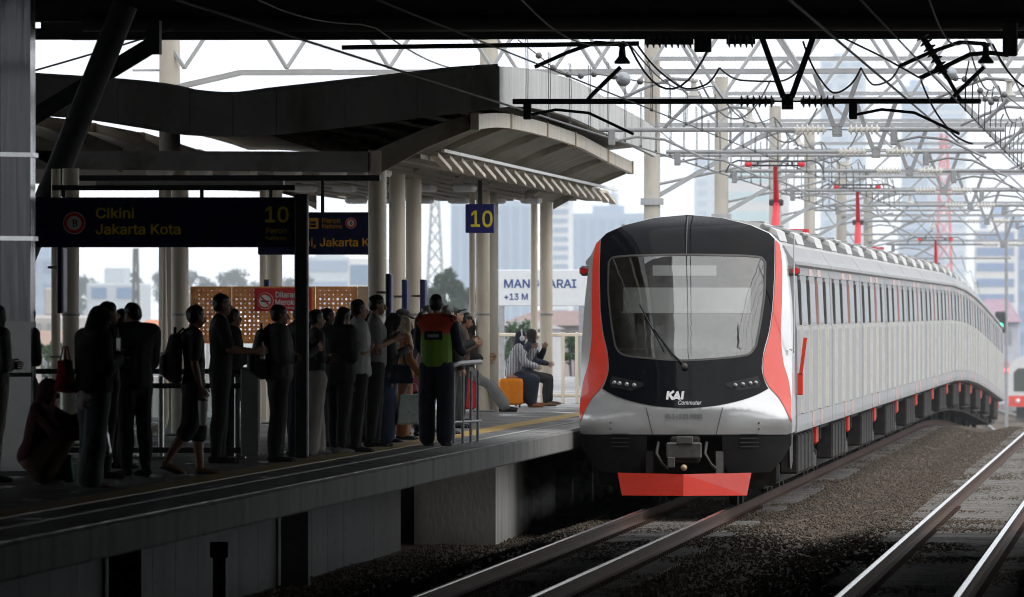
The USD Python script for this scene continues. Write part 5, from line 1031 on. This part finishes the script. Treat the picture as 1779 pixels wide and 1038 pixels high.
SIT = dict(legs=((82, 80), (78, 84)), lean=12, arms=((20, 3, 62), (16, 3, 56)), inw=30)
# far left group
BULK = 1.14
person('person in a pale grey hooded top cut by the left picture edge', -9, Yf(187), 1.62, 30, FOLD, top=C_grey, legs=C_greywide, coat=.02, hijab=C_grey)
person('person all in black standing against the clad pillar', 38, Yf(174), 1.62, 60, PHONE, female=True, hijab=C_black)
w = person('woman in maroon headscarf crouching on the platform with bags', 52, Yf(190), 1.58, -8, dict(legs=((125, 152), (120, 148)), lean=16, arms=((62, 3, 52), (40, 3, 45)), head=(8, 0), feet=(0, 0), inw=5), top=C_maroon, legs=C_brown, shoes=C_white, hijab=C_maroon, female=True, skirt=.06, flare=.05, coat=.015)
tote('plastic_bag', 'pale plastic bag held up by the crouching woman', w['hand'][0], 0, mat('pale_plastic', (.45, .46, .45), .3, var=.15, scale=20), .14, .26, .05)
tote('carrier_bag', 'green carrier bag beside the crouching woman on the floor', (float(at(106, 545, Yf(190))[0]), Yf(190), PZ + .42), 0, C_green, .2, .22, .06)
w = person('woman in black headscarf, floral blouse and grey green trousers', 163, Yf(193), 1.6, 35, dict(PHONE, legs=((3, 3), (-5, 3))), top=C_black, legs=C_sage, shoes=C_brown, hijab=C_black, female=True, wide=.035, flare=.035, fat=1.2, sandals=True, coat=.035)
lone('blouse_hem', soften(blob((w['W']((0, 0, .02)), (.15, .15, .05)), (w['W']((-.02, .0, -.17)), (.165, .165, .04))), .03, 4, .02, 3), C_floral, 'pale floral blouse hem below the black headscarf of the woman', 'blouse', smooth=50)
tote('shoulder_bag', 'red bag with white print on the shoulder of the woman in black headscarf', w['W']((-.2, .2, .42)), 75, C_red, .2, .26, .03)
phone('phone lit grey in the hands of the woman in black headscarf', w['hand'][1] + [0, -.02, .02], 35)
person('man with short hair half hidden behind the woman in black headscarf', 187, Yf(183), 1.65, 20, FOLD, top=C_dgrey, legs=C_black)
w = person('man in black hooded jacket looking at his phone', 234, Yf(180), 1.64, 125, dict(PHONE, head=(15, 20), legs=((3, 4), (-4, 3))), top=C_black, legs=C_black, coat=.035, fat=1.05)
phone('thin phone held by the man in the black jacket', w['hand'][0] + [.02, 0, .02], 125)
w = person('boy in dark shorts and sandals walking with a backpack', 336, Yf(178), 1.62, 15, dict(STAND, legs=((9, 6), (-8, 26)), arms=((6, 4, 14), (-4, 4, 18)), head=(6, 10), feet=(0, -25)), top=C_dgrey, legs=C_black, long=False, shorts=True, shoes=C_black, wide=.02, sandals=True)
backpack('black backpack worn by the walking boy in shorts', w)
def tum(t):
    part(t, 'cup', lathe([(0, -.24), (.036, -.24), (.043, -.1), (.048, -.1), (.05, .0), (0, 0)], 20), mat('cup_white', (.55, .55, .53), .5, var=.05), 40); part(t, 'lid', lathe([(0, 0), (.05, 0), (.047, .02), (0, .02)], 20), M_black)
carried('tumbler', 'white tumbler cup hanging from the hand of the walking boy', 'cup', w['hand'][1] + [.0, -.03, -.06], 0, tum)
w = person('man in black shirt holding his hands out in front', 383, Yf(166), 1.74, 10, dict(STAND, arms=((22, 3, 62), (18, 3, 70)), head=(2, 0), inw=8), top=C_black, legs=C_black, long=False, fat=1.06)
carried('bottle', 'small white topped bottle held by the man in black shirt', 'bottle', w['hand'][0] + [.02, 0, .0], 0, lambda t: part(t, 'bottle', lathe([(0, -.08), (.026, -.08), (.028, .05), (.012, .07), (.012, .1), (0, .1)], 16), C_white, 40))
# queue in the middle
for lab, px, s_, H, fc, kw in (('woman in black headscarf between the sign post and the pale trousers', 533, 150, 1.55, 30, dict(top=C_black, legs=C_black, hijab=C_black, female=True, skirt=.05, flare=.03)),
    ('short man in navy jacket between the pale trousers and the dark haired woman', 568, 148, 1.6, 10, dict(top=C_navy, legs=C_dgrey, coat=.03, fat=1.12)),
    ('person in long black coat left of the pale grey shirt', 605, 149, 1.6, 20, dict(top=C_black, legs=C_navy, hem=.35, coat=.03, fat=1.1)),
    ('woman in dark headscarf behind the two grey shirts', 637, 143, 1.56, 15, dict(top=C_dgrey, legs=C_black, hijab=C_navy, female=True, skirt=.05, flare=.03)),
    ('man in black cap between the denim skirt and the beige headscarf', 689, 134, 1.6, 5, dict(top=C_black, legs=C_black, cap=C_black, fat=1.1)),
    ('tall person in dark jacket behind the left shoulder of the guard', 744, 132, 1.64, 20, dict(top=C_dgrey, legs=C_black, coat=.03)),
    ('woman in black with loose hair behind the man in black jacket', 212, 172, 1.58, 40, dict(top=C_black, legs=C_black, female=True, longhair=True, coat=.02)),
    ('person in dark coat behind the man with hands out', 402, 160, 1.6, 15, dict(top=C_black, legs=C_dgrey, hem=.25, coat=.02)),
    ('man in dark sweater right of the capped man', 803, 121, 1.55, 10, dict(top=C_brown, legs=C_black))):
    person(lab, px, Yf(s_), H, fc, PHONE if px % 2 else FOLD, **kw)
w = person('man in dark grey jacket with a backpack at the head of the dark queue', 484, Yf(165), 1.63, 12, FOLD, top=C_dgrey, legs=C_black, coat=.03, fat=1.14, wide=.015)
backpack('black backpack worn by the man in dark grey jacket', w, h=.25)
person('man in black behind the sign post looking right', 514, Yf(159), 1.64, 25, PHONE, top=C_black, legs=C_navy)
person('person in wide pale grey trousers and black top', 548, Yf(156), 1.58, 20, dict(FOLD, legs=((3, 4), (-6, 4))), top=C_black, legs=C_greywide, wide=.035, flare=.05, female=True, shoes=C_grey)
w = person('woman with dark hair holding a pale cloth at her chest', 590, Yf(155), 1.61, 50, PHONE, top=C_black, legs=C_black, female=True, longhair=True, hem=.1, shoes=C_grey, fat=1.15, coat=.03)
tote('crossbody_bag', 'black soft bag at the hip of the woman with dark hair', w['W']((.1, .16, .22)), 40, C_black, .3, .26, .08, handles=False)
w = person('man in pale grey shirt and black trousers with a shoulder strap', 622, Yf(154), 1.69, 15, FOLD, top=C_lgrey, legs=C_black, long=False, hem=.06, fat=1.1, coat=.015)
backpack('small dark backpack worn by the man in pale grey shirt', w, w=.11, h=.17)
person('tall man in grey shirt looking right behind the pale shirt', 652, Yf(148), 1.75, 5, dict(PHONE, head=(4, 0)), top=C_grey, legs=C_black, long=False, fat=1.1)
w = person('woman in dark headscarf and long denim skirt', 676, Yf(143), 1.54, 15, PHONE, top=C_dgrey, legs=C_denim, hijab=C_black, female=True, skirt=.04, flare=.03)
tote('handbag', 'dark handbag on the arm of the woman in denim skirt', w['W']((.12, -.22, .25)), 10, C_navy, .22, .2, .05)
w = person('woman in beige headscarf and rust brown dress with bags', 703, Yf(140), 1.5, 10, dict(STAND, arms=((10, 4, 20), (10, 4, 25))), top=C_rust, legs=C_rust, hijab=C_beige, female=True, skirt=.05, flare=.02, shoes=C_black)
tote('shopping_bag', 'large mint flowered shopping bag held by the beige headscarf woman', (float(at(716, 545, Yf(143))[0]), Yf(143), float(at(0, 664, Yf(143))[2])), 8, C_mint, .34, .34, .07)
tote('carrier_bag', 'pink bag above the mint flowered shopping bag', (float(at(722, 545, Yf(139))[0]), Yf(139), float(at(0, 622, Yf(139))[2])), 8, C_pink, .15, .24, .04)
person('woman in red top and white face mask facing the camera', 709, Yf(126), 1.46, 262, PHONE, top=C_red, legs=C_black, female=True, mask=True, skin=SKIN2, longhair=True)
person('person with dark hair directly left of the guard', 735, Yf(136), 1.56, 60, STAND, top=C_navy, legs=C_black, female=True, longhair=True)
lone('pink_scarf', soften(blob((at(737, 590, Yf(139)), .05), (at(727, 640, Yf(139)), .05), (at(733, 660, Yf(139)), .06)), .04, 3, .02, 2), cloth('pale_pink', (.55, .36, .38)), 'pale pink scarf hanging beside the guard', 'scarf', smooth=50)
person('station guard in orange and lime vest seen from behind', 758, Yf(147), 1.76, 78, dict(STAND, legs=((1, 2), (-2, 2)), arms=((16, 8, 50), (16, 9, 55)), spread=3), top=C_navy, legs=C_navy, vest=True, wide=.022, flare=.01, fat=1.05, skin=SKIN)
person('person with black hair just right of the guard', 777, Yf(134), 1.64, 40, STAND, top=C_black, legs=C_black)
person('man in a cap looking up, right of the guard', 795, Yf(127), 1.62, 0, dict(PHONE, head=(-16, 0)), top=C_black, legs=C_dgrey, cap=C_dgrey, skin=SKIN2)
Y22 = Yf(109); w = person('woman in black headscarf and grey trousers sitting with legs stretched', 811, Y22, 1.72, 4, dict(SIT, legs=((62, 28), (58, 24)), lean=4), top=C_black, legs=C_grey, hijab=C_black, female=True, flare=.03, skin=SKIN2, shoes=C_black)
def case(t, m, w_, d_, h_):
    part(t, 'shell', soften(blob(*[((x * (w_ / 2 - .05), y * (d_ / 2 - .05), z), .05) for x in (1, -1) for y in (1, -1) for z in (.09, h_ - .05)]), .05, 2), m, 50)
    for x in (-.12, 0, .12): part(t, 'groove', cbx(x * w_ / .42 - .008, x * w_ / .42 + .008, -d_ / 2 - .006, -d_ / 2 + .01, .12, h_ - .08, .004), m)
    for x in (1, -1): part(t, 'wheel', cyl(0, 0, -.015, .015, .03, 12).apply_transform(trimesh.transformations.rotation_matrix(math.pi / 2, (0, 1, 0))).apply_translation((x * (w_ / 2 - .06), -d_ / 2 + .06, .03)), M_rubber)
    part(t, 'handle', tube([(-.08, 0, h_ - .01), (-.07, 0, h_ + .008), (.07, 0, h_ + .008), (.08, 0, h_ - .01)], .01, 6), M_rubber, True)
carried('suitcase', 'red suitcase that the woman in grey trousers sits on', 'suitcase', (w['pel'][0] - .02, w['pel'][1], PZ), 6, lambda t: case(t, mat('suitcase_red', (.6, .02, .04), .4, var=.08), .34, .3, max(w['pel'][2] - PZ - .1, .3)))
Y23 = Yf(104); w = person('woman in striped shirt with dark headscarf sitting on the orange suitcase', 889, Y23, 1.56, 5, dict(SIT, lean=16, arms=((38, 3, 112), (22, 3, 48)), inw=34), top=C_strip, legs=C_navy, hijab=C_navy, female=True, mask=True, skin=SKIN2, skirt=.03, shoes=C_rust, fat=1.05, coat=.012)
carried('suitcase', 'orange suitcase under the woman in striped shirt', 'suitcase', (float(at(888, 545, Y23)[0]), Y23 - .12, PZ), 4, lambda t: case(t, mat('suitcase_orange', (.8, .24, .008), .35, var=.06), .41, .3, .485))
def hph(t):
    part(t, 'band', tube([(.0, -.095, 0), (-.01, -.08, .09), (-.01, 0, .135), (-.01, .08, .09), (0, .095, 0)], .012, 8), C_white, True)
    for s_ in (1, -1): part(t, 'ear_cup', sph((0, s_ * .1, -.01), .045, 2, (1, .6, 1.1)), C_white, True)
carried('headphones', 'white headphones over the dark headscarf of the woman in striped shirt', 'headphones', w['hd']((0, 0, 0)), 5, hph)
w = person('woman in dark jacket sitting right of the striped shirt, hand at mouth', 914, Yf(102.5), 1.58, -4, dict(SIT, lean=10, arms=((34, 3, 118), (22, 3, 55)), inw=34), top=C_navy, legs=C_black, hijab=C_black, female=True, skin=SKIN2, shoes=C_brown)
carried('suitcase', 'dark suitcase under the woman with hand at mouth', 'suitcase', (w['pel'][0] - .05, w['pel'][1] + .05, PZ), 0, lambda t: case(t, C_dgrey, .36, .28, .42))
